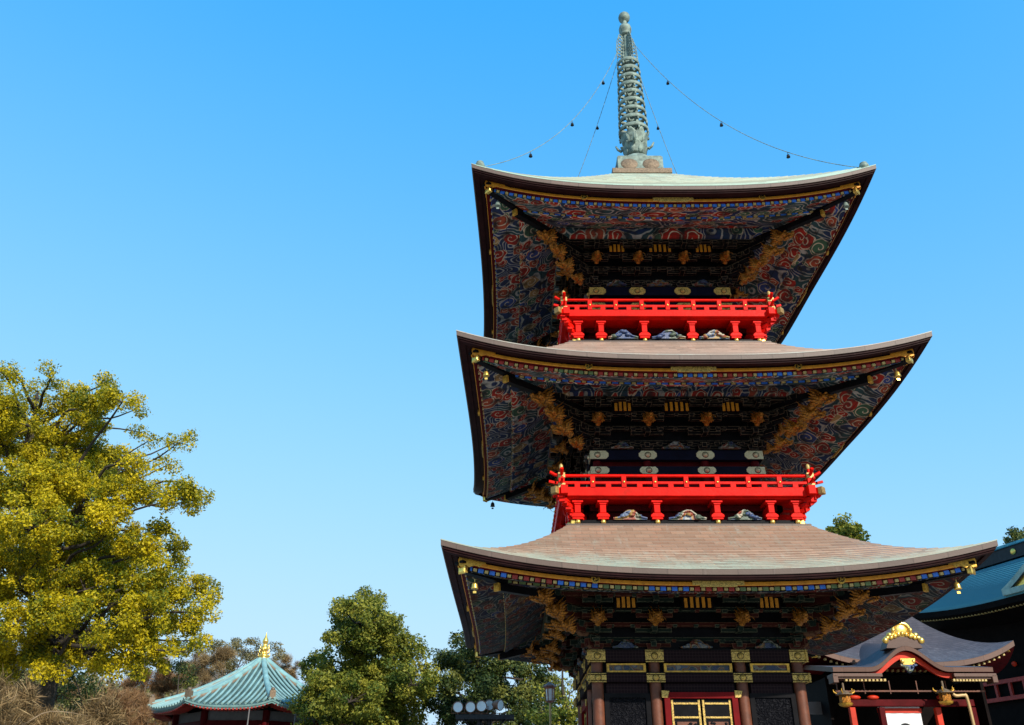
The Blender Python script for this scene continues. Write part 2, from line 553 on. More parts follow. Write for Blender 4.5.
M['patina'] = plain('verdigris_bronze', (0.19, 0.245, 0.205), 0.65, 0.1, 0.4, 6, 0.35, dirt=(0.07, 0.085, 0.07))
M['patina_light'] = plain('pale_verdigris_copper', (0.30, 0.40, 0.34), 0.6, 0.05, 0.25, 3, 0.15)
M['patina_dark'] = plain('dark_verdigris_bronze', (0.075, 0.10, 0.085), 0.6, 0.2, 0.35, 8, 0.25)
M['bronze_med'] = plain('brown_bronze', (0.17, 0.12, 0.075), 0.55, 0.3, 0.3, 20, 0.3)
M['iron'] = plain('dark_iron', (0.025, 0.024, 0.024), 0.5, 0.5, 0.3, 10, 0.1)
M['column'] = plain('red_brown_column_wood', (0.12, 0.036, 0.015), 0.55, 0, 0.3, 5, 0.15)
M['stone'] = plain('granite', (0.33, 0.31, 0.28), 0.8, 0, 0.2, 3, 0.3)
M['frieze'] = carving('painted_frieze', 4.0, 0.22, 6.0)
M['carve_a'] = carving('polychrome_carving', 1.3, 0.6)
M['carve_b'] = carving('polychrome_carving_blue', 5.9, 0.6)
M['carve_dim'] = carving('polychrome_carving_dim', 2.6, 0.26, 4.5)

# carved dark panel
t = NT('carved_black_panel')
_o = t.obj()
_n = t.noise(_o, 9, 3, 0.5)
t.bump(t.math('SINE', t.math('MULTIPLY', _n.outputs[0], 30)), 0.8, 0.03)
M['panel'] = t.done((0.005, 0.005, 0.0075), 0.5, 0, 0.12)
# pattern of small lozenges on the tie beams
t = NT('lozenge_beam_paint')
_v = t.node('ShaderNodeTexVoronoi', feature='DISTANCE_TO_EDGE'); _v.inputs['Scale'].default_value = 16; _v.inputs['Randomness'].default_value = 0.0
t.lk(t.obj(), _v.inputs['Vector'])
M['lozenge'] = t.done(t.mix(t.smooth(_v.outputs['Distance'], 0.10, 0.05), (0.012, 0.006, 0.008), (0.030, 0.018, 0.018)), 0.7, 0, 0.06)

# ================================================================== GROUND / HILLS (setting)
t = NT('courtyard_paving')
_o = t.obj()
_b = t.node('ShaderNodeTexBrick'); t.lk(_o, _b.inputs['Vector'])
_b.inputs['Color1'].default_value = (0.40, 0.36, 0.30, 1); _b.inputs['Color2'].default_value = (0.48, 0.43, 0.36, 1); _b.inputs['Mortar'].default_value = (0.14, 0.13, 0.12, 1)
_b.inputs['Scale'].default_value = 1.0; _b.inputs['Mortar Size'].default_value = 0.012; _b.inputs['Brick Width'].default_value = 1.2; _b.inputs['Row Height'].default_value = 0.6
_n = t.noise(_o, 0.5, 6, 0.6)
M['paving'] = t.done(t.mix(t.math('MULTIPLY', _n.outputs[0], 0.4), _b.outputs['Color'], (0.2, 0.19, 0.17)), 0.85)
M['soil'] = plain('dry_ground', (0.13, 0.11, 0.07), 0.9, 0, 0.3, 0.08, 0.2)
g = MB(); g.add([(-3000, -3000, 0), (3000, -3000, 0), (3000, 3000, 0), (-3000, 3000, 0)], [(0, 1, 2, 3)])
tag(g.build('ground', M['soil']), kind='structure')
g = MB(); g.add([(-30, -45, .004), (30, -45, .004), (30, 24, .004), (-30, 24, .004)], [(0, 1, 2, 3)])
tag(g.build('courtyard', M['paving']), kind='structure')

# ================================================================== PAGODA
pagoda = empty('pagoda')
tag(pagoda, 'three storied pagoda with red balconies, painted eaves and a tall green bronze spire', 'pagoda')

ROOFS = [  # w, z of fascia bottom at mid, corner rise, exponent, body half b, wall-plate z, top half, top z
    dict(w=4.918, zf=5.377, H=0.48, p=2.6, sl=.61, ins=.16, b=1.98, z0=4.60, tw=2.47, tz=7.03, courses=17, inner=0.85),
    dict(w=4.775, zf=9.726, H=0.46, p=3.0, sl=.56, ins=.16, b=1.76, z0=8.93, tw=2.30, tz=11.45, courses=17, inner=0.64),
    dict(w=4.575, zf=14.161, H=0.484, p=3.0, sl=.51, ins=.16, b=1.58, z0=13.34, tw=0.80, tz=17.66, courses=26, inner=0.56, lin=0.86),
]
FH = 0.135   # fascia height


def fade(d):
    return max(0.0, 1 - d / 2.15) ** 1.5 if d > 0 else 1.0


def side_pt(rf, u, d, dz):
    """point on the south side, u -1..1 along the side, d inset from the eave, dz above fascia bottom"""
    h = rf['w'] - d
    return Vector((u * h, -h + rf['ins'] * (1 - u * u) * fade(d), rf['zf'] + dz + rf['H'] * abs(u) ** rf['p'] * fade(d)))


US = [math.copysign(1 - (1 - abs(a)) ** 1.25, a) for a in np.linspace(-1, 1, 49)]


def strip(mb, rf, prof, mat=0, voff=0.0):
    """sweep a (d, dz) profile along one side"""
    n = len(US)
    vs_ = []; fs = []; uvs = []
    L = [voff]
    for a, b in zip(prof, prof[1:]):
        L.append(L[-1] + math.hypot(b[0] - a[0], b[1] - a[1]))
    for (d, dz) in prof:
        for u in US: vs_.append(side_pt(rf, u, d, dz))
    for j in range(len(prof) - 1):
        for i in range(n - 1):
            q = (j * n + i, j * n + i + 1, (j + 1) * n + i + 1, (j + 1) * n + i)
            fs.append(q)
            uvs.append([(vs_[k].x + voff * 3.7, L[k // n]) for k in q])
    mb.add(vs_, fs, mat, uvs, smooth=False)


def dragon_mesh(s):
    """a snarling dragon head looking along -y, origin at the back of the neck"""
    mb = MB(Matrix.Scale(s, 4))
    mb.tube([(0, .10, -.10), (0, 0, -.02), (0, -.14, .06), (0, -.26, .10)], [.10, .11, .12, .11], 9)
    mb.blob((0, -.30, .11), (.13, .15, .11), 10, jit=.08)            # skull
    mb.blob((0, -.47, .07), (.085, .15, .055), 9, jit=.08)           # muzzle
    mb.blob((0, -.585, .095), (.07, .05, .05), 8, jit=.1)            # nose
    mb.blob((0, -.43, -.035), (.075, .16, .032), 9, M=Matrix.Rotation(R(-14), 4, 'X'), jit=.08)   # jaw
    for sx in (-1, 1):
        mb.blob((sx * .085, -.38, .175), (.04, .05, .035), 8)        # brow
        mb.tube([(sx * .06, -.26, .19), (sx * .10, -.12, .30), (sx * .10, .02, .37), (sx * .15, .10, .46)], [.028, .024, .016, .004], 6)
        mb.tube([(sx * .06, -.56, .06), (sx * .16, -.64, .0), (sx * .22, -.60, -.09)], [.014, .010, .003], 5)
        mb.prism([(-.02, 0), (.02, 0), (0, -.07)], -.01, .01, M=Matrix.Translation((sx * .05, -.55, .04)))
        for k in range(8):
            a = R(-70 + 23 * k)
            dx, dz = math.cos(a), math.sin(a)
            q = (sx * .10 * dx, -.18 + .02 * (k % 3), .08 + .10 * dz)
            l = .10 + .04 * ((k * 7) % 3)
            mb.tube([q, (sx * (.10 * dx + .5 * l * dx + .02), -.10, .08 + (.10 + .55 * l) * dz), (sx * (.10 * dx + l * dx), .02, .08 + (.10 + .9 * l) * dz + .05)], [.055, .045, .012], 5)
    for k in range(3):
        mb.tube([(0, -.28 + .09 * k, .20 - .02 * k), (0, -.22 + .09 * k, .25 - .03 * k)], [.03, .01], 5)
    return mb


dragon_me = None


def dragon(parent, loc, rz, s, rx=0.0):
    global dragon_me
    if dragon_me is None:
        o = dragon_mesh(1.0).build('dragon_head', M['gold_dragon'], parent)
        dragon_me = o.data
    else:
        o = bpy.data.objects.new('dragon_head', dragon_me); COL.objects.link(o); o.parent = parent
    o.location = loc; o.rotation_euler = (rx, 0, rz); o.scale = (s, s, s)
    return o


def frog_leg(name, mat, parent, T, w, h, seed):
    """low carved strut: a hump with curled feet"""
    random.seed(seed)
    mb = MB(T)
    poly = []
    for i in range(17):
        a = i / 16
        x = -w / 2 + w * a
        z = h * (0.16 + 0.84 * math.exp(-((a - .5) / .24) ** 2)) * (1 + .04 * math.sin(a * 23 + seed))
        poly.append((x, z))
    mb.prism([(-w / 2, 0)] + poly + [(w / 2, 0)], -.05, .02)
    for i in range(9):
        x = random.uniform(-.32, .32) * w
        mb.blob((x, -.06, h * (.18 + .55 * math.exp(-(x / (w * .22)) ** 2)) * random.uniform(.5, 1.1)), (w * .10, .055, h * .17), 9, jit=.12)
    mb.tube([(-w * .5, -.05, h * .12), (-w * .3, -.07, h * .2), (-w * .12, -.06, h * .75), (w * .1, -.07, h * .85), (w * .3, -.07, h * .25), (w * .5, -.05, h * .12)], h * .09, 6)
    return mb.build(name, mat, parent)


def tomoe(parent, c, r, T):
    """gold roundel with three comma shapes"""
    mb = MB(T)
    x0, y0, z0 = c
    n = 24
    disc = [(x0 + r * math.cos(2 * math.pi * k / n), z0 + r * math.sin(2 * math.pi * k / n)) for k in range(n)]
    mb.prism(disc, y0 - .012, y0 + .03, 0)
    ring = []
    for k in range(n):
        a = 2 * math.pi * k / n; b = 2 * math.pi * (k + 1) / n
        ra, rb = r * .86, r * 1.02
        mb.prism([(x0 + ra * math.cos(a), z0 + ra * math.sin(a)), (x0 + rb * math.cos(a), z0 + rb * math.sin(a)), (x0 + rb * math.cos(b), z0 + rb * math.sin(b)), (x0 + ra * math.cos(b), z0 + ra * math.sin(b))], y0 - .022, y0 - .013, 0)
    for q in range(3):
        a0 = q * 2 * math.pi / 3 + .4
        out = []; inn = []
        for i in range(9):
            f = i / 8
            a = a0 + f * 2.0
            rad = r * (.36 + .34 * f)
            th = r * .24 * (1 - f) + .001
            out.append((x0 + (rad + th) * math.cos(a), z0 + (rad + th) * math.sin(a)))
            inn.append((x0 + (rad - th) * math.cos(a), z0 + (rad - th) * math.sin(a)))
        mb.prism(out + inn[::-1], y0 - .020, y0 - .0125, 1)
    return mb.build('crest_roundel', [M['gold'], M['black']], parent)


# ------------------------------------------------------------ roofs
def make_roof(idx, rf):
    w, zf, H, p = rf['w'], rf['zf'], rf['H'], rf['p']
    tops = MB()
    N = rf['courses']
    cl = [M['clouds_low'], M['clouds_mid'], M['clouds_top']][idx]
    parts = dict(fascia=MB(), board=MB(), gold=MB(), rows=MB(), rows_in=MB(), soffit=MB(), purlin=MB())
    d_p = w - (rf['b'] + 0.92)       # inset of the purlin face
    for k in range(4):
        T = ROT(k)
        # ---- shingled slope, stepped in courses
        tops.T = T

        def surf(u, v, lift):
            h = (w + .02) * (1 - v) + rf['tw'] * v
            up = H * abs(u) ** p * max(0.0, 1 - v) ** 2.2
            z = zf + FH + (rf['tz'] - zf - FH) * (rf.get('lin', .56) * v + (1 - rf.get('lin', .56)) * v * v) + up + lift
            return Vector((u * h, -h + rf['ins'] * (1 - u * u) * max(0.0, 1 - v) ** 3, z))
        run = math.hypot(w - rf['tw'], rf['tz'] - zf)
        for j in range(N):
            v0, v1 = j / N, (j + 1) / N
            n = len(US)
            lf = 0.020
            vs_ = [surf(u, v0, lf) for u in US] + [surf(u, v1 + .004, 0.004) for u in US] + [surf(u, v0, -0.008 if j else 0.0) for u in US]
            fs = []; uvs = []
            for i in range(n - 1):
                fs.append((i, i + 1, n + i + 1, n + i))
                uvs.append([(vs_[i].x + k * 7.3, v0 * run), (vs_[i + 1].x + k * 7.3, v0 * run), (vs_[n + i + 1].x + k * 7.3, v1 * run), (vs_[n + i].x + k * 7.3, v1 * run)])
                fs.append((2 * n + i, 2 * n + i + 1, i + 1, i))
                uvs.append([(vs_[i].x + k * 7.3, v0 * run + .02)] * 4)
            tops.add(vs_, fs, 0, uvs)
        for m_ in parts.values(): m_.T = T
        strip(parts['fascia'], rf, [(.03, FH + .018), (-.015, FH + .016), (-.012, FH * .30), (.02, FH * .28)], 0, k * 1.3)
        strip(parts['board'], rf, [(.02, FH * .28), (.022, -.002), (.05, -.002), (.052, -.03), (.16, -.034), (.162, -.004), (.30, -.002)], 0)
        strip(parts['gold'], rf, [(.30, -.022), (.288, -.028), (.286, -.082), (.30, -.092)], 0)
        strip(parts['board'], rf, [(.30, -.092), (.45, -.095)], 1)
        # soffit: two tiers of painted boards with a stepped edge between
        z1 = -.185 + .30 * .66
        strip(parts['soffit'], rf, [(.412, -.172), (.416, -.185), (1.12, z1)], 0, .5 + k)
        strip(parts['soffit'], rf, [(1.12, z1), (1.12, z1 - .06)], 1)
        strip(parts['soffit'], rf, [(1.075, z1 - .058), (1.12, z1 - .12 + .045), (d_p, z1 - .12 + rf['sl'] * (d_p - 1.12))], 0, 2.5 + k)
        zp = z1 - .12 + rf['sl'] * (d_p - 1.12)
        # painted purlin under the inner boards
        hb = w - d_p
        pr = parts['purlin']
        vs_ = []; uvs = []; fs = []
        pz = [(hb, zf + zp + .02), (hb + .015, zf + zp - .05), (hb - .01, zf + zp - .21), (hb - .14, zf + zp - .23)]
        for hh, zz in pz:
            vs_ += [Vector((-hh, -hh, zz)), Vector((hh, -hh, zz))]
        for j in range(3):
            q = (2 * j, 2 * j + 1, 2 * j + 3, 2 * j + 2); fs.append(q)
            uvs.append([(vs_[i].x + k * 3.1, vs_[i].z) for i in q])
        pr.add(vs_, fs, 0, uvs)
        # rafter-end rows
        for d, dz, n, sz, mats in ((.435, -.092, 2 * int((w - .45) / .10), .070, None), (1.115, z1 - .006, 2 * int((w - 1.1) / .13), .048, None)):
            rw = parts['rows'] if d < 1 else parts['rows_in']
            for i in range(n):
                u = -1 + 2 * (i + .5) / n
                pnt = side_pt(rf, u, d, dz)
                du = 2 * (w - d) / n
                slope = (side_pt(rf, min(1, u + .02), d, dz).z - side_pt(rf, max(-1, u - .02), d, dz).z) / (.04 * (w - d))
                if i % 2 == 0:
                    seg = int((u + 1) * 5.5 + idx * 2)
                    if idx == 2: mt = 1
                    elif idx == 1: mt = [2, 1, 2, 2, 3, 2, 2, 1, 2, 1, 2, 2, 2][seg % 13] if d < 1 else 1
                    else: mt = [1, 2, 1, 3, 1, 2, 3, 1, 3, 2, 1, 3, 1][(seg + (i // 2) % 2 * 0) % 13] if d < 1 else 3
                    rw.box((pnt.x, pnt.y - .006, pnt.z - sz / 2), (du * .96, .05, sz), ry=-math.atan(slope), mat=mt)
                else:
                    rw.box((pnt.x, pnt.y - .022, pnt.z - sz / 2 - .004), (du * .62, .06, sz * .70), ry=-math.atan(slope), mat=0)
    # slab closing the top of the slope and the inside
    roof = tops.build('roof', [M['roof_low'], M['roof_mid'], M['roof_top']][idx], pagoda)
    parts['fascia'].build('eave_fascia', M['fascia'], roof)
    parts['board'].build('eave_board', [M['eave_dark'], M['darkred']], roof)
    parts['gold'].build('gold_moulding', M['gold_trim'], roof)
    parts['rows'].build('rafter_end_row', [M['pale_gold'], M['bluep'], M['redp'], M['greenp']], roof)
    parts['rows_in'].build('inner_rafter_end_row', [M['pale_gold'], M['bluep'], M['redp'], M['greenp']], roof)
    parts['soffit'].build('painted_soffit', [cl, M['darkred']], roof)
    parts['purlin'].build('painted_purlin', [M['carve_dim'], M['waves'], M['clouds_top']][idx] if idx else M['brk_green'], roof)
    z1 = -.185 + .30 * .66
    # hip rafters, their gold caps, gold corner plates
    for k in range(4):
        T = ROT(k) @ Matrix.Rotation(R(-45), 4, 'Z')   # +x of T points out along the south-west... diagonal -> use -y
        for (d0, d1, dz, hh, ww) in ((.40, 1.3, -.10, .13, .13), (1.0, d_p + .25, z1 - .12, .14, .13)):
            mb = MB(ROT(k))
            P0 = side_pt(rf, 1, d0, dz); P1 = side_pt(rf, 1, d1, dz + .22 * (d1 - d0))
            # beam along the diagonal with an up-swept tip
            v = (P1 - P0); L = v.length
            mid = (P0 + P1) / 2
            yaw = math.atan2(v.y, v.x)
            pitch = math.asin(v.z / L)
            mb.box((mid.x, mid.y, mid.z - hh / 2), (L, ww, hh), rz=yaw, ry=-pitch)
            mb.build('hip_rafter', M['black'], roof)
            cp = MB(ROT(k))
            dirv = v.normalized()
            c0 = P0 - dirv * .035
            s_ = 1.0 if d0 < 1 else .62
            cp.box((c0.x, c0.y, c0.z - hh / 2), (.10 * s_, ww + .02 - .05 * (1 - s_), hh + .01), rz=yaw, ry=-pitch)
            c1 = P0 - dirv * .115
            cp.box((c1.x + dirv.x * .05, c1.y + dirv.y * .05, c1.z - hh / 2 - .01), (.022, (ww + .04) * s_, (hh + .03) * s_), rz=yaw, ry=-pitch)
            cp.build('hip_cap', M['gold_bright'] if d0 < 1 else M['gold'], roof, bevel=.01)
            if d0 < 1:
                hood = MB(ROT(k))
                hood.box((P0.x + dirv.x * .06, P0.y + dirv.y * .06, P0.z + .035), (.42, ww + .08, .045), rz=yaw, ry=-pitch)
                hood.build('hip_hood', M['black'], roof)
    for k in range(4):
        for u in (-1, 1):
            mb = MB(ROT(k))
            a = side_pt(rf, u, .30, -.002); b = side_pt(rf, u * .90, .30, -.002)
            a = a + Vector((0, -.022, 0)); b = b + Vector((0, -.022, 0))
            n = 9
            vs_ = []; fs = []
            for i in range(n):
                f = i / (n - 1)
                q = side_pt(rf, u * (1 - .105 * f), .30, 0); hgt = .13 * (1 - f) ** .6 + .03 + .025 * math.sin(f * 19)
                vs_ += [Vector((q.x, q.y - .022, q.z + .005)), Vector((q.x, q.y - .022, q.z + .005 - hgt))]
            for i in range(n - 1): fs.append((2 * i, 2 * i + 2, 2 * i + 3, 2 * i + 1))
            m0 = len(vs_)
            vs_ += [x + Vector((0, .02, 0)) for x in vs_]
            fs += [tuple(m0 + q for q in f[::-1]) for f in fs]
            for i in range(n - 1):
                fs.append((2 * i + 1, 2 * i + 3, m0 + 2 * i + 3, m0 + 2 * i + 1))
            mb.add(vs_, fs)
            mb.build('corner_plate', M['gold_trim'] if idx else M['gold'], roof)
        mb = MB(ROT(k))
        q = side_pt(rf, 0, .27, -.02)
        mb.box((q.x, q.y, q.z - .025), (.92, .025, .085)); mb.box((q.x, q.y - .004, q.z + .028), (.74, .025, .03)); mb.box((q.x, q.y - .004, q.z - .08), (.66, .025, .032))
        mb.build('centre_plate', M['gold_plate'], roof)
        for u in (-.47, .47):
            q = side_pt(rf, u, .268, -.045)
            tomoe(roof, (q.x, q.y, q.z), .075, ROT(k))
    if idx == 2:
        for sx, sy in ((-1, -1), (1, -1), (1, 1), (-1, 1)):
            mb = MB()
            zc = zf + FH + H * .82 + .04
            mb.lathe([(0.0, 0), (.10, 0), (.11, .03), (.06, .06), (.09, .09), (.115, .15), (.10, .20), (.07, .225), (.085, .24), (.05, .26), (0, .27)], 12, (sx * (w - .17), sy * (w - .17), zc))
            mb.build('corner_finial', M['patina'], roof)
    return roof


roofs = [make_roof(i, r) for i, r in enumerate(ROOFS)]


# ------------------------------------------------------------ bracket tiers
def make_brackets(idx, rf):
    b, z0 = rf['b'], rf['z0']
    d_p = rf['w'] - (b + .92)
    z1 = -.185 + .30 * .66
    ztop = rf['zf'] + z1 - .12 + rf['sl'] * (d_p - 1.12) - .23      # underside of the purlin
    hgt = ztop - z0
    cols = [-b, -rf['inner'], rf['inner'], b]
    mb = MB()
    A, B_ = (0, 0) if idx else (1, 2)
    for k in range(4):
        mb.T = ROT(k)
        mb.bx(-b - .02, b + .02, -b - .03, -b + .06, z0, ztop + .45, mat=3)           # backing wall
        L = 4
        for lv in range(L):
            off = .24 * lv
            zz = z0 + hgt * (lv + .15) / L
            th = hgt / L * .42
            # long beams, one per level, stepping out
            mb.bx(-b - off - .10, b + off + .10, -b - off - .06, -b - off + .05, zz + hgt / L * .50, zz + hgt / L * .80, mat=(B_ if lv % 2 else A) if idx == 0 else 0)
            for ci, cx in enumerate(cols):
                # projecting arm
                mb.bx(cx - .055, cx + .055, -b - off - .20, -b - off + .06, zz, zz + th, mat=A)
                # cross arm with three bearing blocks
                aw = .36 if abs(cx) < b - .1 else .30
                mb.bx(cx - aw, cx + aw, -b - off - .045, -b - off + .045, zz + .01, zz + th * .8, mat=(A if lv % 2 else B_) if idx == 0 else 0)
                for dx in (-aw + .05, 0, aw - .05):
                    mb.box((cx + dx, -b - off - .02, zz + th + hgt / L * .05), (.13, .16, hgt / L * .26), mat=(B_ if lv % 2 else A) if idx == 0 else 0, taper=.7)
            # small blocks between
            for cx in np.linspace(-b + .3, b - .3, 9):
                mb.box((cx, -b - off - .03, zz + th + hgt / L * .1), (.10, .10, hgt / L * .22), mat=(A if lv % 2 else B_) if idx == 0 else 0, taper=.7)
        # base blocks on the wall plate
        for cx in cols:
            mb.box((cx, -b - .06, z0 + .05), (.30, .22, .10), mat=B_ if idx == 0 else 0, taper=.8)
        # diagonal corner arms
        for lv in range(L):
            off = .24 * lv
            zz = z0 + hgt * (lv + .15) / L
            mb.box((b + off * .5 + .1, -b - off * .5 - .1, zz + .08), (.28 + off * 1.5, .12, hgt / L * .6), rz=R(-45), mat=B_ if idx == 0 else 0)
            for dd in (0.0, .12):
                mb.box((b + off + dd, -b - off - dd, zz + .16), (.17, .17, hgt / L * .5), rz=R(-45), mat=A, taper=.75)
            mb.tube([(b + off - .05, -b - off + .05, zz), (b + off + .10, -b - off - .10, zz - .03), (b + off + .22, -b - off - .22, zz + .05)], [.06, .05, .02], 6, mat=3 if idx else 2)
    tier = mb.build('bracket_tier', [M['lacq'], M['brk_green'], M['brk_red'], M['black']], pagoda)
    # slatted openings between upper arms
    zc = ztop - .16
    for k in range(4):
        for cx in (-(b + rf['inner']) / 2, 0, (b + rf['inner']) / 2):
            ww = .58 if cx == 0 else .40
            hh = .30 if idx != 2 else .27
            m2 = MB(ROT(k))
            y = -b - .62
            poly = []
            for i in range(13):
                a = math.pi * i / 12
                poly.append((cx + ww / 2 * math.cos(a) * (1.0), zc + hh * .35 + hh * .25 * math.sin(a)))
            poly += [(cx - ww / 2 - .04, zc - hh / 2), (cx + ww / 2 + .04, zc - hh / 2)]
            m2.prism(poly, y, y + .10, 1)
            ns = 5 if cx == 0 else 4
            for i in range(ns):
                x = cx - ww / 2 + ww * (i + .5) / ns
                top = hh * .42 if 0 < i < ns - 1 else hh * .18
                m2.bx(x - .030, x + .030, y - .03, y - .004, zc - hh * .42, zc + top, mat=0)
            m2.build('slatted_opening', [M['gold_trim'], M['black']], tier)
    # dragon heads over every column and at the corners
    s = [.64, .60, .56][idx]
    zd = z0 + hgt * .47
    for k in range(4):
        q = ROT(k)
        for cx in cols:
            pnt = q @ Vector((cx, -b - .62, zd))
            dragon(tier, pnt, k * math.pi / 2, s, R(4))
        for (o_, dz, sc, tw) in ((1.0, .30, 1.0, 0), (.76, .08, .95, .2), (.52, -.14, .8, -.2)) if idx == 0 else ((1.12, .20, 1.15, 0), (.90, -.06, 1.1, .2), (.66, -.28, 1.0, -.2), (.42, -.50, .8, .1)):
            pnt = q @ Vector((-b - o_, -b - o_, zd + dz))
            dragon(tier, pnt, k * math.pi / 2 - R(45) + tw, s * sc * 1.25, R(6))
    # carved struts on the wall plate
    for k in range(4):
        for n, cx in enumerate((-(b + rf['inner']) / 2, 0, (b + rf['inner']) / 2)):
            frog_leg('frog_leg_carving', M['carve_dim'], tier, ROT(k) @ Matrix.Translation((cx, -b - .12, z0 + .01)), .62 if cx == 0 else .5, .17, n + k * 3 + idx * 11)
    return tier


for i, r in enumerate(ROOFS): make_brackets(i, r)


# ------------------------------------------------------------ walls of each storey
def plate_shape(mb, cx, y, zc, w, h, left=True, right=True, mat=0):
    e = h * .32
    poly = []
    L, Rr = cx - w / 2, cx + w / 2
    poly += [(L, zc - h / 2 + e), (L, zc + h / 2 - e), (L + e, zc + h / 2)] if left else [(L, zc - h / 2), (L, zc + h / 2)]
    poly += [(Rr - e, zc + h / 2), (Rr, zc + h / 2 - e), (Rr, zc - h / 2 + e), (Rr - e, zc - h / 2)] if right else [(Rr, zc + h / 2), (Rr, zc - h / 2)]
    if left: poly += [(L + e, zc - h / 2)]
    mb.prism(poly[::-1], y - .014, y, mat)


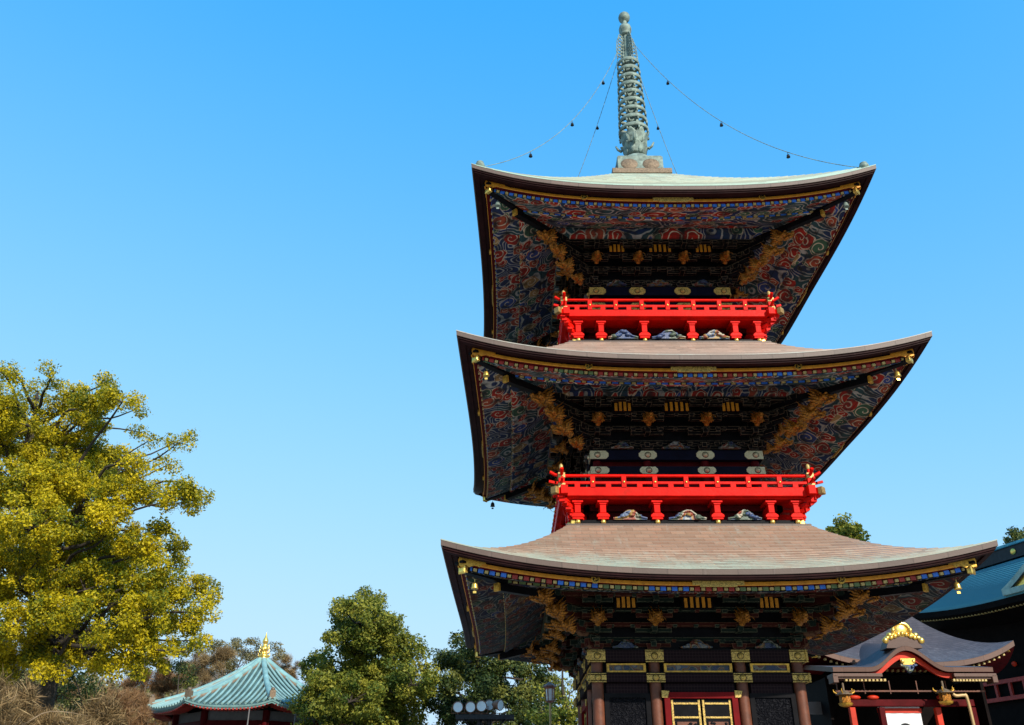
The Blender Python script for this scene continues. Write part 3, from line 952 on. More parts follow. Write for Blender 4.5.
def make_body(idx, rf, zlo):
    b, z0 = rf['b'], rf['z0']
    mb = MB()
    mb.bx(-b + .06, b - .06, -b + .06, b - .06, zlo, z0 + .3)
    body = mb.build('storey_wall', M['darkred'] if idx else M['black'], pagoda)
    cols = [-b, -rf['inner'], rf['inner'], b]
    done = set()
    for k in range(4):
        for cx in cols:
            p_ = ROT(k) @ Vector((cx, -b, 0))
            key = (round(p_.x, 2), round(p_.y, 2))
            if key in done: continue
            done.add(key)
            m2 = MB(); m2.lathe([(.115 if idx == 0 else .095, zlo), (.115 if idx == 0 else .095, z0)], 14, (p_.x, p_.y, 0))
            m2.build('column', M['column'] if idx == 0 else M['darkred'], body)
    if idx == 0:
        beams = [(z0 - .245, z0 - .03), (z0 - .62, z0 - .47)]
    elif idx == 1:
        beams = [(z0 - .255, z0 - .03), (z0 - .60, z0 - .41)]
    else:
        beams = [(z0 - .27, z0 - .03), (z0 - .70, z0 - .48)]
    for (a, c) in beams:
        m2 = MB()
        for k in range(4):
            m2.T = ROT(k)
            m2.bx(-b - .155, b + .135, -b - .15, -b - .02, a, c)
        m2.build('tie_beam', M['navy'] if idx else M['lozenge'], body)
        m2 = MB()
        for k in range(4):
            m2.T = ROT(k)
            m2.bx(-b - .16, b + .16, -b - .165, -b + .02, c, c + .022)
        if idx == 0: m2.build('beam_edging', M['black'], body)
        for k in range(4):
            for j, cx in enumerate(cols):
                pm = MB(ROT(k))
                zc = (a + c) / 2
                yy = -b - .152
                if idx == 0:
                    ox = -.02 if j == 0 else .02 if j == 3 else 0
                    pm.prism([(cx + ox - .18, a - .01), (cx + ox + .18, a - .01), (cx + ox + .18, c + .005), (cx + ox - .18, c + .005)], yy - .016, yy, 0)
                    for fx in (-1, 1):
                        for fz in (a + .015, c - .02):
                            pm.bx(cx + ox - .18, cx + ox + .18, yy - .021, yy - .016, fz - .008, fz + .008, mat=0)
                else:
                    ox = .045 if j == 0 else -.045 if j == 3 else 0
                    plate_shape(pm, cx + ox, yy, zc, .40, (c - a) * .86, j != 0, j != 3)
                pm.lathe([(.058, 0), (.058, .012), (.045, .02), (.035, .045), (0, .052)], 12, (cx, yy - .014, zc), 0, M=Matrix.Rotation(R(90), 4, 'X'))
                pm.lathe([(.070, 0), (.070, .008), (.052, .010)], 12, (cx, yy - .014, zc), 1, M=Matrix.Rotation(R(90), 4, 'X'))
                pm.build('nail_cover', [M['gold_plate'] if idx == 0 else M['plate'] if idx == 1 else M['gold_plate'], M['iron']], body)
    if idx == 0:
        zb = z0 - .62
        for k in range(4):
            q = ROT(k)
            edges = [(-b, -rf['inner']), (-rf['inner'], rf['inner']), (rf['inner'], b)]
            for (xa, xb) in edges:
                xa2, xb2 = xa + .18, xb - .18
                m2 = MB(q)
                za, zc_ = z0 - .44, z0 - .275
                m2.bx(xa2, xb2, -b - .09, -b, za, zc_, mat=0)
                for (A0, A1, B0, B1) in ((xa2, xb2, za, za + .03), (xa2, xb2, zc_ - .03, zc_), (xa2, xa2 + .05, za + .03, zc_ - .03), (xb2 - .05, xb2, za + .03, zc_ - .03)):
                    m2.bx(A0, A1, -b - .118, -b - .092, B0, B1, mat=1)
                m2.build('painted_frieze', [M['frieze'], M['gold']], body)
                m3 = MB(q)
                m3.bx(xa2 - .02, xb2 + .02, -b - .04, -b + .02, zb - .20, zb - .02)
                m3.build('lintel_board', M['lozenge'], body)
            for (xa, xb) in (edges[0], edges[2]):
                m2 = MB(q)
                x0, x1 = xa + .15, xb - .15
                m2.bx(x0, x1, -b - .012, -b + .03, 1.5, zb - .21, mat=0)
                for (A0, A1, B0, B1) in ((x0 - .03, x0 + .06, 1.5, zb - .20), (x1 - .06, x1 + .03, 1.5, zb - .20), (x0 + .06, x1 - .06, zb - .28, zb - .202)):
                    m2.bx(A0, A1, -b - .05, -b - .014, B0, B1, mat=1)
                m2.build('carved_panel', [M['panel'], M['black']], body)
            # door frame and two leaves
            xi = rf['inner'] - .14
            zt = zb - .19
            m2 = MB(q)
            m2.bx(-xi, -xi + .11, -b - .13, -b, 1.3, zt); m2.bx(xi - .11, xi, -b - .13, -b, 1.3, zt); m2.bx(-xi + .11, xi - .11, -b - .13, -b, zt - .11, zt)
            m2.build('door_frame', M['frame_red'], body)
            for sx in (-1, 1):
                m2 = MB(q)
                x0, x1 = (.012, xi - .12) if sx > 0 else (-xi + .12, -.012)
                m2.bx(x0, x1, -b - .06, -b - .01, 1.32, zt - .12, mat=0)
                for xx in (x0 + .03, x1 - .03):
                    m2.bx(xx - .02, xx + .02, -b - .078, -b - .062, 1.32, zt - .13, mat=1)
                for i in range(9):
                    zz = zt - .20 - i * .25
                    m2.bx(x0 + .055, x1 - .055, -b - .076, -b - .062, zz - .016, zz + .016, mat=1)
                for i in range(3):
                    zz = zt - .62 - i * .75
                    m2.bx(x0 + .10, x1 - .10, -b - .074, -b - .062, zz - .12, zz + .09, mat=2)
                    for jx in range(10):
                        m2.blob((random.uniform(x0 + .12, x1 - .12), -b - .07, zz + random.uniform(-.11, .08)), (.04, .012, .03), 7, mat=3, jit=.3)
                m2.build('door_leaf', [M['black'], M['gold_plate'], M['column'], M['black']], body)
            for sx in (-1, 1):
                m2 = MB(q)
                m2.prism([(sx * xi - .05, zt - .10), (sx * xi + .06, zt - .10), (sx * xi + .10, zt + .02), (sx * xi - .05, zt + .03)], -b - .15, -b - .132)
                m2.build('corner_fitting', M['gold_plate'], body)
    return body


make_body(0, ROOFS[0], 1.0)
make_body(1, ROOFS[1], 7.0)
make_body(2, ROOFS[2], 11.4)
mb = MB()
mb.bx(-3.6, 3.6, -3.6, 3.6, 0.0, .55); mb.bx(-3.1, 3.1, -3.1, 3.1, .55, 1.0)
for i in range(5): mb.bx(-1.2, 1.2, -3.6 - .3 * (5 - i), -3.6, .0, .11 * (i + 1) - .003)
mb.build('stone_base', M['stone'], pagoda, bevel=.02)


# ------------------------------------------------------------ balconies
def make_balcony(bw, rail, zb, z_under, zband, zmid, ztop, cols, inner, seeds, tip):
    """bw base half width, rail half width at the band"""
    mb = MB()
    for k in range(4):
        mb.T = ROT(k)
        mb.bx(-rail - tip * .78, rail + tip * .78, -rail - .03, -rail + .12, zband[0] + .03, zband[1])       # broad red edge band
        mb.bx(-rail + .06, rail - .06, -rail + .06, -rail + .14, zband[0], zband[0] + .028)
    mb.T = Matrix.Identity(4)
    mb.bx(-rail + .145, rail - .145, -rail + .145, rail - .145, zband[0] + .03, zband[1] - .03)
    bal = mb.build('balcony', M['red'], pagoda, bevel=.008)
    # dark recess wall
    m2 = MB()
    h = bw - .42
    for k in range(4):
        m2.T = ROT(k)
        m2.bx(-h, h, -h, -h + .08, zb[0], zband[0])
        m2.bx(-h - .12, h + .12, -h - .12, -h - .003, zband[0] - .13, zband[0] - .004)
        m2.bx(-bw + .165, bw - .165, -bw + .165, -h - .003, zb[1] - .05, zb[1] - .01)
    m2.build('recess_wall', M['darkred'], bal)
    for k in range(4):
        q = ROT(k)
        # base beam
        m2 = MB(q); m2.bx(-bw, bw, -bw, -bw + .16, zb[0], zb[1]); m2.build('base_beam', M['black'], bal, bevel=.008)
        for sx in (-1, 1):
            m2 = MB(q); m2.bx(sx * bw - .035 * sx - .035, sx * bw - .035 * sx + .035, -bw - .012, -bw - .002, zb[0] + .006, zb[1] - .006)
            m2.build('base_corner_plate', M['gold_bright'], bal)
        xs = [-bw + .13] + cols + [bw - .13]
        for x in xs:
            m2 = MB(q); m2.blob((x, -bw - .03, (zb[0] + zb[1]) / 2), .058, 12)
            m2.build('gold_knob', M['gold_bright'], bal)
            zt = zband[0] - .02; z0_ = zb[1]
            hh = zt - z0_
            m3 = MB(q)
            y = -bw - .03
            back = .40 if abs(x) < bw - .2 else .06
            m3.bx(x - .115, x + .115, y - .09, y + back, zt - hh * .13, zt)                    # cap
            m3.prism([(x - .09, zt - hh * .13), (x - .062, zt - hh * .24), (x + .062, zt - hh * .24), (x + .09, zt - hh * .13)], y - .07, y + .05)
            m3.bx(x - .062, x + .062, y - .055, y + back, z0_ + hh * .33, zt - hh * .235)      # neck
            m3.prism([(x - .08, z0_ + hh * .33), (x + .08, z0_ + hh * .33), (x + .135, z0_ + hh * .22), (x + .135, z0_ + hh * .11), (x - .135, z0_ + hh * .11), (x - .135, z0_ + hh * .22)], y - .045, y + .04)
            m3.bx(x - .115, x + .115, y - .03, y + .05, z0_, z0_ + hh * .105)
            m3.build('balcony_bracket', M['red'], bal, bevel=.006)
        # stepped corner corbels, climbing outwards along the diagonal
        m2 = MB(q)
        for i in range(4):
            f = i / 3
            o = (bw - .02) + (rail - bw + .06) * f
            zc = zb[1] + .05 + (zband[0] - zb[1] - .10) * f
            m2.box((o - .12, -o + .12, zc + .03), (.30, .10, .085), rz=R(-45))
            m2.box((o, -o, zc + .085), (.13, .13, .045), rz=R(-45), taper=.75)
            m2.prism([(o - .02, zc - .015), (o + .07, zc + .03), (o + .07, zc + .075), (o - .02, zc + .075)], -o - .055, -o + .055)
        m2.build('corner_corbel', M['red'], bal)
        m2 = MB(q)
        o = rail + .10
        m2.box((o - .20, -o + .20, zband[0] + .10), (.7, .13, .13), rz=R(-45))
        m2.build('corner_beam', M['red'], bal)
        m2 = MB(q)
        m2.box((o + .055, -o - .055, zband[0] + .10), (.10, .15, .15), rz=R(-45))
        m2.build('corner_beam_cap', M['bronze_gold'], bal, bevel=.01)
        # carvings between the brackets
        for n, cx in enumerate((-(cols[3] + inner) / 2, 0, (cols[3] + inner) / 2)):
            frog_leg('balcony_carving', M['carve_a'] if (n + k) % 2 else M['carve_b'], bal, q @ Matrix.Translation((cx, -bw + .02, zb[1])), .78 if cx == 0 else .70, (zband[0] - zb[1]) * .52, seeds + n + k * 3)
        # rails
        m2 = MB(q)
        xs_ = [-rail - tip, -rail - tip * .55, -rail, rail, rail + tip * .55, rail + tip]
        zt = ztop[0] + .035
        m2.tube([(xs_[0], -rail, zt + .085), (xs_[1], -rail, zt + .02), (xs_[2] + .06, -rail, zt), (xs_[3] - .06, -rail, zt), (xs_[4], -rail, zt + .02), (xs_[5], -rail, zt + .085)], [.036, .036, .034, .034, .036, .036], 10)
        m2.build('top_rail', M['red'], bal)
        m2 = MB(q)
        m2.box((0, -rail, zmid - .025), (2 * rail + tip * 1.2, .05, .05))
        for sx in (-1, 1): m2.box((sx * (rail + tip * .78), -rail, zmid - .012), (.16, .05, .05), ry=-sx * R(14))
        m2.build('mid_rail', M['red'], bal)
        n = 16
        for i in range(1, n):
            x = -rail + 2 * rail * i / n
            m2 = MB(q)
            if i % 2 == 0:
                m2.bx(x - .048, x + .048, -rail - .045, -rail + .045, zband[1] - .005, ztop[0] + .012)
            else:
                m2.bx(x - .055, x + .055, -rail - .03, -rail + .03, zband[1] - .005, zmid - .05)
            m2.build('rail_post', M['red'], bal)
            if i % 4 == 0 or (i % 4 == 2 and i in (2, 6, 10, 14)):
                m4 = MB(q); m4.blob((x, -rail - .052, zmid - .02), (.026, .02, .026), 8); m4.build('rail_stud', M['gold_bright'], bal)
        # corner post with caps
        m2 = MB(q); m2.bx(-rail - .06, -rail + .06, -rail - .06, -rail + .06, zband[0] - .10, ztop[1] + .01)
        m2.lathe([(.035, ztop[1]), (.03, ztop[1] + .13)], 8, (-rail, -rail, 0))
        m2.build('corner_post', M['red'], bal)
        for za, zc in ((zband[1] - .03, zband[1] + .075), (ztop[0] - .025, ztop[1] + .02)):
            m2 = MB(q); m2.bx(-rail - .075, -rail + .075, -rail - .075, -rail + .075, za, zc)
            m2.build('corner_post_band', M['pale_gold_metal'], bal, bevel=.006)
        m2 = MB(q)
        m2.lathe([(.03, ztop[1] + .12), (.042, ztop[1] + .15), (.04, ztop[1] + .20), (.015, ztop[1] + .235), (0, ztop[1] + .24)], 12, (-rail, -rail, 0))
        m2.build('corner_post_knob', M['pale_gold_metal'], bal)
    return bal


make_balcony(2.42, 2.62, (7.03, 7.14), 0, (7.56, 7.78), 7.905, (8.0, 8.07), [-1.76, -.63, .63, 1.76], .63, 100, .24)
make_balcony(2.24, 2.44, (11.45, 11.556), 0, (12.01, 12.215), 12.35, (12.455, 12.52), [-1.575, -.56, .56, 1.575], .56, 200, .21)
# pale copper kerb at the head of the two lower roofs
for hw, z in ((2.5, 7.03), (2.32, 11.45)):
    m2 = MB()
    for k in range(4):
        m2.T = ROT(k); m2.bx(-hw - .02, hw + .02, -hw - .04, -hw + .2, z - .09, z - .004)
    m2.build('roof_kerb', M['fascia'], roofs[0] if z < 8 else roofs[1])

# ------------------------------------------------------------ spire
m2 = MB()
m2.lathe([(.10, 18.3), (.10, 22.7), (.085, 24.0), (.075, 24.7)], 12)
spire = m2.build('spire', M['patina'], pagoda)
m2 = MB(); m2.bx(-.84, .84, -.84, .84, 17.66, 17.84); m2.bx(-.76, .76, -.76, .76, 17.56, 17.66)
m2.build('spire_slab', M['bronze_med'], spire, bevel=.015)
m2 = MB()
m2.box((0, 0, 18.13), (1.30, 1.30, .58)); m2.bx(-.62, .62, -.62, .62, 18.42, 18.47)
m2.build('dew_basin', M['patina'], spire, bevel=.015)
for k in range(4):
    for x in (-.32, .30):
        m2 = MB(ROT(k))
        m2.lathe([(0, .02), (.08, .03), (.11, .015), (.20, .022), (.245, .0)], 14, (x, -.652, 18.13), M=Matrix.Rotation(R(90), 4, 'X') @ Matrix.Scale(.8, 4, (0, 1, 0)))
        m2.build('basin_medallion', M['bronze_med'], spire)
m2 = MB(); m2.lathe([(.52, 18.44), (.50, 18.58), (.42, 18.74), (.28, 18.86), (.16, 18.92)], 20)
m2.build('inverted_bowl', M['patina'], spire)
m2 = MB()
for layer, (rr, z, h, n) in enumerate(((.40, 18.90, .40, 8), (.44, 19.28, .46, 8))):
    for i in range(n):
        a = 2 * math.pi * (i + .5 * layer) / n
        def pet(u, v, a=a, rr=rr, z=z, h=h, layer=layer):
            wd = .19 * math.sin(math.pi * min(1, .18 + .82 * v)) ** .8 + .02
            rad = rr * (.66 + .30 * v ** .7) + (.05 * max(0, v - .8) / .2)
            x = (u - .5) * 2 * wd
            r2 = rad - .25 * (x * x) / .2
            return Vector((r2 * math.cos(a) - x * math.sin(a), r2 * math.sin(a) + x * math.cos(a), z + h * v))
        m2.grid(pet, 4, 6)
for i in range(4):
    a = math.pi / 4 + i * math.pi / 2 + R(35)
    m2.tube([(.4 * math.cos(a), .4 * math.sin(a), 19.2), (.50 * math.cos(a), .50 * math.sin(a), 19.28), (.56 * math.cos(a), .56 * math.sin(a), 19.42)], [.05, .04, .025], 6)
o = m2.build('lotus_cup', M['patina'], spire)
sd = o.modifiers.new('solid', 'SOLIDIFY'); sd.thickness = .03
for i in range(9):
    f = i / 8
    z = 19.86 + (22.62 - 19.86) * f
    r_ = .445 - .105 * f
    m2 = MB()
    m2.lathe([(r_, z - .07), (r_ + .012, z - .065), (r_ + .012, z + .055), (r_, z + .07), (r_ - .03, z + .06), (r_ - .03, z - .06), (r_, z - .07)], 22)
    for k in range(8):
        a = 2 * math.pi * k / 8 + .2
        m2.box((r_ * .55 * math.cos(a), r_ * .55 * math.sin(a), z), (r_ * .9, .045, .07), rz=a)
        m2.blob(((r_ + .01) * math.cos(a), (r_ + .01) * math.sin(a), z - .135), (.035, .035, .06), 7)
    m2.lathe([(.11, z - .16), (.20, z - .04), (.22, z + .03), (.12, z + .10)], 14)
    m2.build('spire_ring', M['patina'] if i % 3 else M['patina'], spire)
    m2 = MB(); m2.lathe([(.11, z + .10), (.15, z + .14), (.11, z + .18)], 10); m2.build('ring_spacer', M['patina_dark'], spire)
for k in range(4):
    m2 = MB(Matrix.Rotation(k * math.pi / 2 + R(20), 4, 'Z'))
    # openwork flame plate: frame of curls
    zA, zB = 22.80, 23.86
    for j in range(7):
        z = zA + .10 + j * .145
        ww = .36 * (1 - .30 * j / 6)
        pts = [(.10, 0, z - .06), (ww * .6, 0, z - .02), (ww, 0, z + .04), (ww * .92, 0, z + .13), (ww * .62, 0, z + .11), (ww * .66, 0, z + .03)]
        m2.tube(interp(pts, 3), .017, 5)
        m2.tube(interp([(.12, 0, z), (ww * .45, 0, z + .10), (ww * .30, 0, z + .16), (.12, 0, z + .13)], 3), .013, 5)
    m2.tube([(.36, 0, zA), (.37, 0, zA + .4), (.33, 0, zA + .8), (.25, 0, zB)], .014, 5)
    m2.build('flame_plate', M['patina'], spire)
m2 = MB(); m2.lathe([(.10, 23.93), (.15, 23.95), (.17, 24.0), (.14, 24.03), (.19, 24.10), (.205, 24.22), (.18, 24.33), (.11, 24.40), (.075, 24.44)], 16)
m2.build('dragon_wheel', M['patina'], spire)
m2 = MB(); m2.lathe([(.075, 24.56), (.12, 24.60), (.17, 24.67), (.19, 24.76), (.17, 24.86), (.11, 24.93), (.03, 24.965), (.008, 25.06)], 16)
m2.build('sacred_jewel', M['patina'], spire)
# chains with small bells from the spire to the four top corners
for i, (sx, sy) in enumerate(((-1, -1), (1, -1), (1, 1), (-1, 1))):
    A = Vector((sx * .10, sy * .10, 23.72))
    B2 = Vector((sx * 4.38, sy * 4.38, 14.03 + FH + .615 * .82 + .20))
    pts = []
    for j in range(41):
        f = j / 40
        q = A.lerp(B2, f)
        q.z -= 4 * 1.45 * f * (1 - f) * (1 - .25 * f)
        pts.append(q)
    m2 = MB()
    # individual links suggested by a beaded tube
    rad = [(.011 if j % 2 else .007) for j in range(len(pts) * 4 - 3)]
    fine = interp(pts, 4)[:len(rad)]
    m2.tube(fine, rad, 5)
    ch = m2.build('chain', M['patina'], pagoda)
    for f in (.22, .46, .74):
        q = pts[int(f * 40)]
        m2 = MB()
        m2.tube([q, q - Vector((0, 0, .09))], .007, 4)
        m2.lathe([(.0, -.08), (.028, -.088), (.038, -.11), (.042, -.15), (.05, -.165), (.0, -.16)], 10, q)
        m2.build('chain_bell', M['iron'], ch)

# ------------------------------------------------------------ wind bells at the corners (hang from the roofs)
bell_spots = [
    (2, -1, -1, 'small green wind bell hanging under the front left corner of the topmost pagoda roof'),
    (2, 1, -1, 'small green wind bell hanging under the front right corner of the topmost pagoda roof'),
    (1, -1, -1, 'gold wind bell hanging under the front left corner of the middle pagoda roof'),
    (1, 1, -1, 'gold wind bell hanging under the front right corner of the middle pagoda roof'),
    (1, -1, 1, 'dark wind bell hanging under the rear left corner of the middle pagoda roof'),
    (0, -1, -1, 'gold wind bell hanging under the front left corner of the lowest pagoda roof'),
    (0, 1, -1, 'gold wind bell hanging under the front right corner of the lowest pagoda roof'),
]
bproto = None
for (ri, sx, sy, lab) in bell_spots:
    rf = ROOFS[ri]
    d = .58
    z = rf['zf'] - .28 + rf['H'] * fade(d)
    m_ = M['patina'] if ri == 2 else M['iron'] if sy > 0 else M['gold_bright']
    root = empty('wind_bell', (sx * (rf['w'] - d), sy * (rf['w'] - d), z))
    tag(root, lab, 'wind bell', 'wind bells under the pagoda eaves')
    root.scale = (.66, .66, .66)
    m2 = MB(); m2.tube([(0, 0, .06), (0, 0, -.02)], .01, 5)
    m2.lathe([(0, -.01), (.03, -.015), (.065, -.04), (.082, -.09), (.088, -.16), (.105, -.20), (.09, -.205), (.0, -.19)], 14)
    m2.build('bell_body', m_, root)
    m2 = MB(); m2.tube([(0, 0, -.19), (0, 0, -.26)], .006, 4); m2.box((0, 0, -.29), (.09, .012, .06)); m2.build('clapper_vane', m_, root)

# ================================================================== MATERIALS OF THE SURROUNDINGS
M['bark'] = plain('grey_brown_bark', (0.045, 0.034, 0.024), 0.85, 0, 0.35, 6, 0.6)
M['twig'] = plain('pale_twig', (0.24, 0.17, 0.10), 0.8, 0, 0.3, 6, 0.2)
M['leaf_yellow'] = leaf_mat('camphor_leaf', (0.10, 0.135, 0.012), (0.42, 0.345, 0.008), (0.68, 0.52, 0.012), 0.35)
M['leaf_olive'] = leaf_mat('evergreen_leaf', (0.05, 0.09, 0.014), (0.17, 0.19, 0.022), (0.33, 0.30, 0.035), 0.3)
M['leaf_dark'] = leaf_mat('dark_evergreen_leaf', (0.02, 0.045, 0.014), (0.06, 0.085, 0.018), (0.17, 0.17, 0.03), 0.2)
M['leaf_brown'] = leaf_mat('bare_twigs', (0.06, 0.038, 0.014), (0.20, 0.125, 0.052), (0.37, 0.26, 0.12), 0.1)
M['leaf_red'] = leaf_mat('reddish_twigs', (0.12, 0.055, 0.022), (0.25, 0.13, 0.055), (0.33, 0.20, 0.09), 0.15)
M['leaf_tan'] = leaf_mat('tan_leaf', (0.10, 0.09, 0.03), (0.18, 0.155, 0.06), (0.27, 0.22, 0.10), 0.2)
M['far_wood'] = leaf_mat('far_wood_leaf', (0.14, 0.095, 0.042), (0.25, 0.18, 0.075), (0.20, 0.21, 0.06), 0.1)
M['teal_tile'] = copper_roof('teal_copper_tile', (0.06, 0.29, 0.37), (0.13, 0.42, 0.46), 0.1, 1, 0.62, 0.331, (0.05, 0.22, 0.28), 0.5, 0.035)
M['teal_batten'] = plain('pale_teal_copper', (0.21, 0.35, 0.335), 0.6, 0, 0.2, 1.2, 0.12, dirt=(0.25, 0.32, 0.28))
M['teal_pan'] = plain('shaded_teal_copper', (0.06, 0.12, 0.118), 0.65, 0, 0.3, 1.2, 0.1, dirt=(0.13, 0.17, 0.14))  # pans darkened: shadow between the ribs put into the copper colour
M['teal_ridge'] = plain('teal_ridge_copper', (0.20, 0.36, 0.35), 0.55, 0, 0.2, 2, 0.1)
M['ridge_tan'] = plain('tan_ridge_edge', (0.26, 0.19, 0.13), 0.6, 0, 0.2, 3, 0.1)
M['grey_shingle'] = copper_roof('grey_copper_shingle', (0.066, 0.056, 0.062), (0.115, 0.11, 0.118), 0.05, 1, 0.4, 0.09, (0.17, 0.13, 0.12))
M['pink_copper'] = copper_roof('pink_copper_fascia', (0.125, 0.058, 0.036), (0.10, 0.062, 0.045), -0.2, 1, 0.6, 3.0, (0.18, 0.1, 0.08))
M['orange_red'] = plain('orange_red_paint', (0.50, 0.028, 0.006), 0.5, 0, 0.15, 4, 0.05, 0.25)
M['cloth'] = plain('white_cloth', (0.78, 0.77, 0.76), 0.8, 0, 0.05, 3, 0.05)
M['cloth_mark'] = plain('dark_cloth_dye', (0.02, 0.018, 0.02), 0.8, 0, 0.1, 3, 0.0)
M['lens'] = plain('floodlight_glass', (0.72, 0.82, 0.88), 0.14, 0.0, 0.05, 6, 0.0, 0.8)  # pale blue base: reflected sky put into the glass colour
M['housing'] = plain('rusty_housing', (0.22, 0.10, 0.06), 0.6, 0.2, 0.3, 8, 0.2)
M['steel'] = plain('dark_painted_steel', (0.018, 0.018, 0.02), 0.5, 0.3, 0.3, 8, 0.1)
M['copper_lamp'] = plain('copper_lantern_frame', (0.24, 0.085, 0.055), 0.5, 0.3, 0.3, 8, 0.1)
M['lamp_glass'] = plain('frosted_lamp_glass', (0.72, 0.74, 0.76), 0.35, 0, 0.08, 5, 0.0)
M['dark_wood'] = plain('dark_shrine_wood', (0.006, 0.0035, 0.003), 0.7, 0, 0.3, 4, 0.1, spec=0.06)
M['grey_board'] = plain('grey_board', (0.16, 0.15, 0.15), 0.7, 0, 0.1, 4, 0.05)
M['pipe'] = plain('tan_drain_pipe', (0.42, 0.28, 0.12), 0.45, 0.2, 0.15, 4, 0.05)


# ================================================================== TREES
def leaves(name, clumps, size, mat, parent, thin=0.55, up=0.35, flat=0.85, spread=0.55, tintv=0.25, align=0.0):
    """clumps: (centre, radius, count, tint) -> one mesh of small leaf faces"""
    P = []; Nn = []; T_ = []; S = []; RD = []
    for c, r, n, tnt in clumps:
        d = rng.normal(size=(n, 3)); d /= np.linalg.norm(d, axis=1)[:, None]
        rad = r * (spread + (1 - spread) * rng.random(n) ** 0.6) * (0.55 + 0.45 * rng.random(n))
        lump = 1 + .22 * np.sin(d[:, 0] * 5 + c[0] * 3) * np.sin(d[:, 1] * 5 + c[1]) * np.sin(d[:, 2] * 6 + c[2])
        p = d * (rad * lump)[:, None]
        p[:, 2] *= flat
        P.append(p + np.array(c)[None, :])
        nv = d * .7 + rng.normal(size=(n, 3)) * .75; nv[:, 2] += up
        nv /= np.linalg.norm(nv, axis=1)[:, None]
        Nn.append(nv); RD.append(d)
        T_.append(np.clip(tnt + rng.normal(size=n) * tintv, 0, 1))
        S.append(size * (.45 + 1.15 * rng.random(n) ** 1.5))
    P = np.concatenate(P); Nn = np.concatenate(Nn); T_ = np.concatenate(T_); S = np.concatenate(S); RD = np.concatenate(RD)
    n = len(P)
    a = np.cross(Nn, rng.normal(size=(n, 3))); 
    if align:
        a = RD * align + rng.normal(size=(n, 3)) * .55; a[:, 2] += .35
    a /= np.linalg.norm(a, axis=1)[:, None] + 1e-9
    b = np.cross(Nn, a); b /= np.linalg.norm(b, axis=1)[:, None] + 1e-9
    a *= S[:, None] * .5; b *= (S * thin)[:, None] * .5
    V = np.empty((n, 4, 3))
    V[:, 0] = P - a; V[:, 1] = P + b * 1.0 - a * .1; V[:, 2] = P + a; V[:, 3] = P - b * 1.0 - a * .1
    me = bpy.data.meshes.new(name)
    me.vertices.add(4 * n); me.vertices.foreach_set('co', V.reshape(-1))
    me.loops.add(4 * n); me.loops.foreach_set('vertex_index', np.arange(4 * n, dtype=np.int32))
    me.polygons.add(n); me.polygons.foreach_set('loop_start', np.arange(0, 4 * n, 4, dtype=np.int32))
    me.polygons.foreach_set('loop_total', np.full(n, 4, dtype=np.int32))
    at_ = me.attributes.new('tint', 'FLOAT', 'FACE')
    at_.data.foreach_set('value', T_.astype(np.float32))
    me.materials.append(mat)
    me.update(calc_edges=True)
    o = bpy.data.objects.new(name, me); COL.objects.link(o)
    if parent: o.parent = parent
    return o


def limb_path(a, b, sag=0.12, n=5, wob=0.06):
    a = Vector(a); b = Vector(b); L = (b - a).length
    pts = [a]
    for i in range(1, n):
        f = i / n
        q = a.lerp(b, f)
        q.z += sag * L * math.sin(math.pi * f) * (-1 if f < .5 else .4)
        q += Vector([random.uniform(-1, 1) * wob * L for _ in range(3)])
        pts.append(q)
    pts.append(b)
    return interp(pts, 3)


def lobes_world(lobes, Y, jitter):
    out = []
    for lb in lobes:
        px, py, r = lb[:3]
        dy = lb[3] if len(lb) > 3 and lb[3] is not None else random.uniform(-jitter, jitter)
        q = at(px, py, Y + dy)
        d = (q - CAM)
        depth = d.y * math.cos(PITCH) + d.z * math.sin(PITCH)
        out.append((q, r * depth / F_PX, lb[4] if len(lb) > 4 else 1.0))
    return out


def leafy_tree(name, label, cat, lobes, Y, jitter, base, leaf, size, crn, per, trunk_r, group=None, kw={}, fork=None, wood=None, tint=.5, density=7.0):
    """lobes: (px, py, r_px, depth offset, fullness) seen from the camera's spot, given true depth and size"""
    W = lobes_world(lobes, Y, jitter)
    root = empty(name, base)
    tag(root, label, cat, group)
    off = Vector(base)
    mb = MB()
    cz = min(q.z - r for q, r, _ in W)
    top = max(W, key=lambda k: k[0].z)[0]
    fork = Vector(fork) if fork else Vector((base[0] * .6 + top.x * .4, base[1] * .6 + top.y * .4, base[2] + (cz - base[2]) * .75 + 1.0))
    tr = limb_path(base, fork, 0, 4, .02)
    mb.tube([p - off for p in tr], np.linspace(trunk_r, trunk_r * .75, len(tr)), 10)
    sp = limb_path(fork, top, 0.0, 5, .05)
    mb.tube([p - off for p in sp], np.linspace(trunk_r * .75, trunk_r * .08, len(sp)), 8)
    clumps = []
    for q, r, full in W:
        # limb from the spine to the lobe
        st = min(sp, key=lambda p: (p - q).length + max(0, p.z - q.z + r * .5) * 2.0)
        lp = limb_path(st, q, .10, 4, .05)
        r0 = trunk_r * (.16 + .22 * min(1, r / 2.0))
        mb.tube([p - off for p in lp], np.linspace(r0, r0 * .25, len(lp)), 6)
        n = max(3, int(density * r * r / crn / crn * .42))
        for i in range(n):
            d = rng.normal(size=3); d /= np.linalg.norm(d)
            if d[2] < -.35: d[2] *= .4
            rr = r * (.45 + .55 * rng.random() ** .5)
            c = Vector((d[0] * rr, d[1] * rr, d[2] * rr * .85)) + q
            cr = crn * (.65 + .7 * rng.random())
            clumps.append((tuple(c - off), cr, int(per * full * (cr / crn) ** 2), tint + rng.normal() * .22))
            if i % 3 == 0:
                tw = limb_path(q, c, .05, 2, .06)
                mb.tube([p - off for p in tw], np.linspace(r0 * .3, .012, len(tw)), 4)
    mb.build('trunk', wood or M['bark'], root)
    leaves('crown', clumps, size, leaf, root, **kw)
    return root


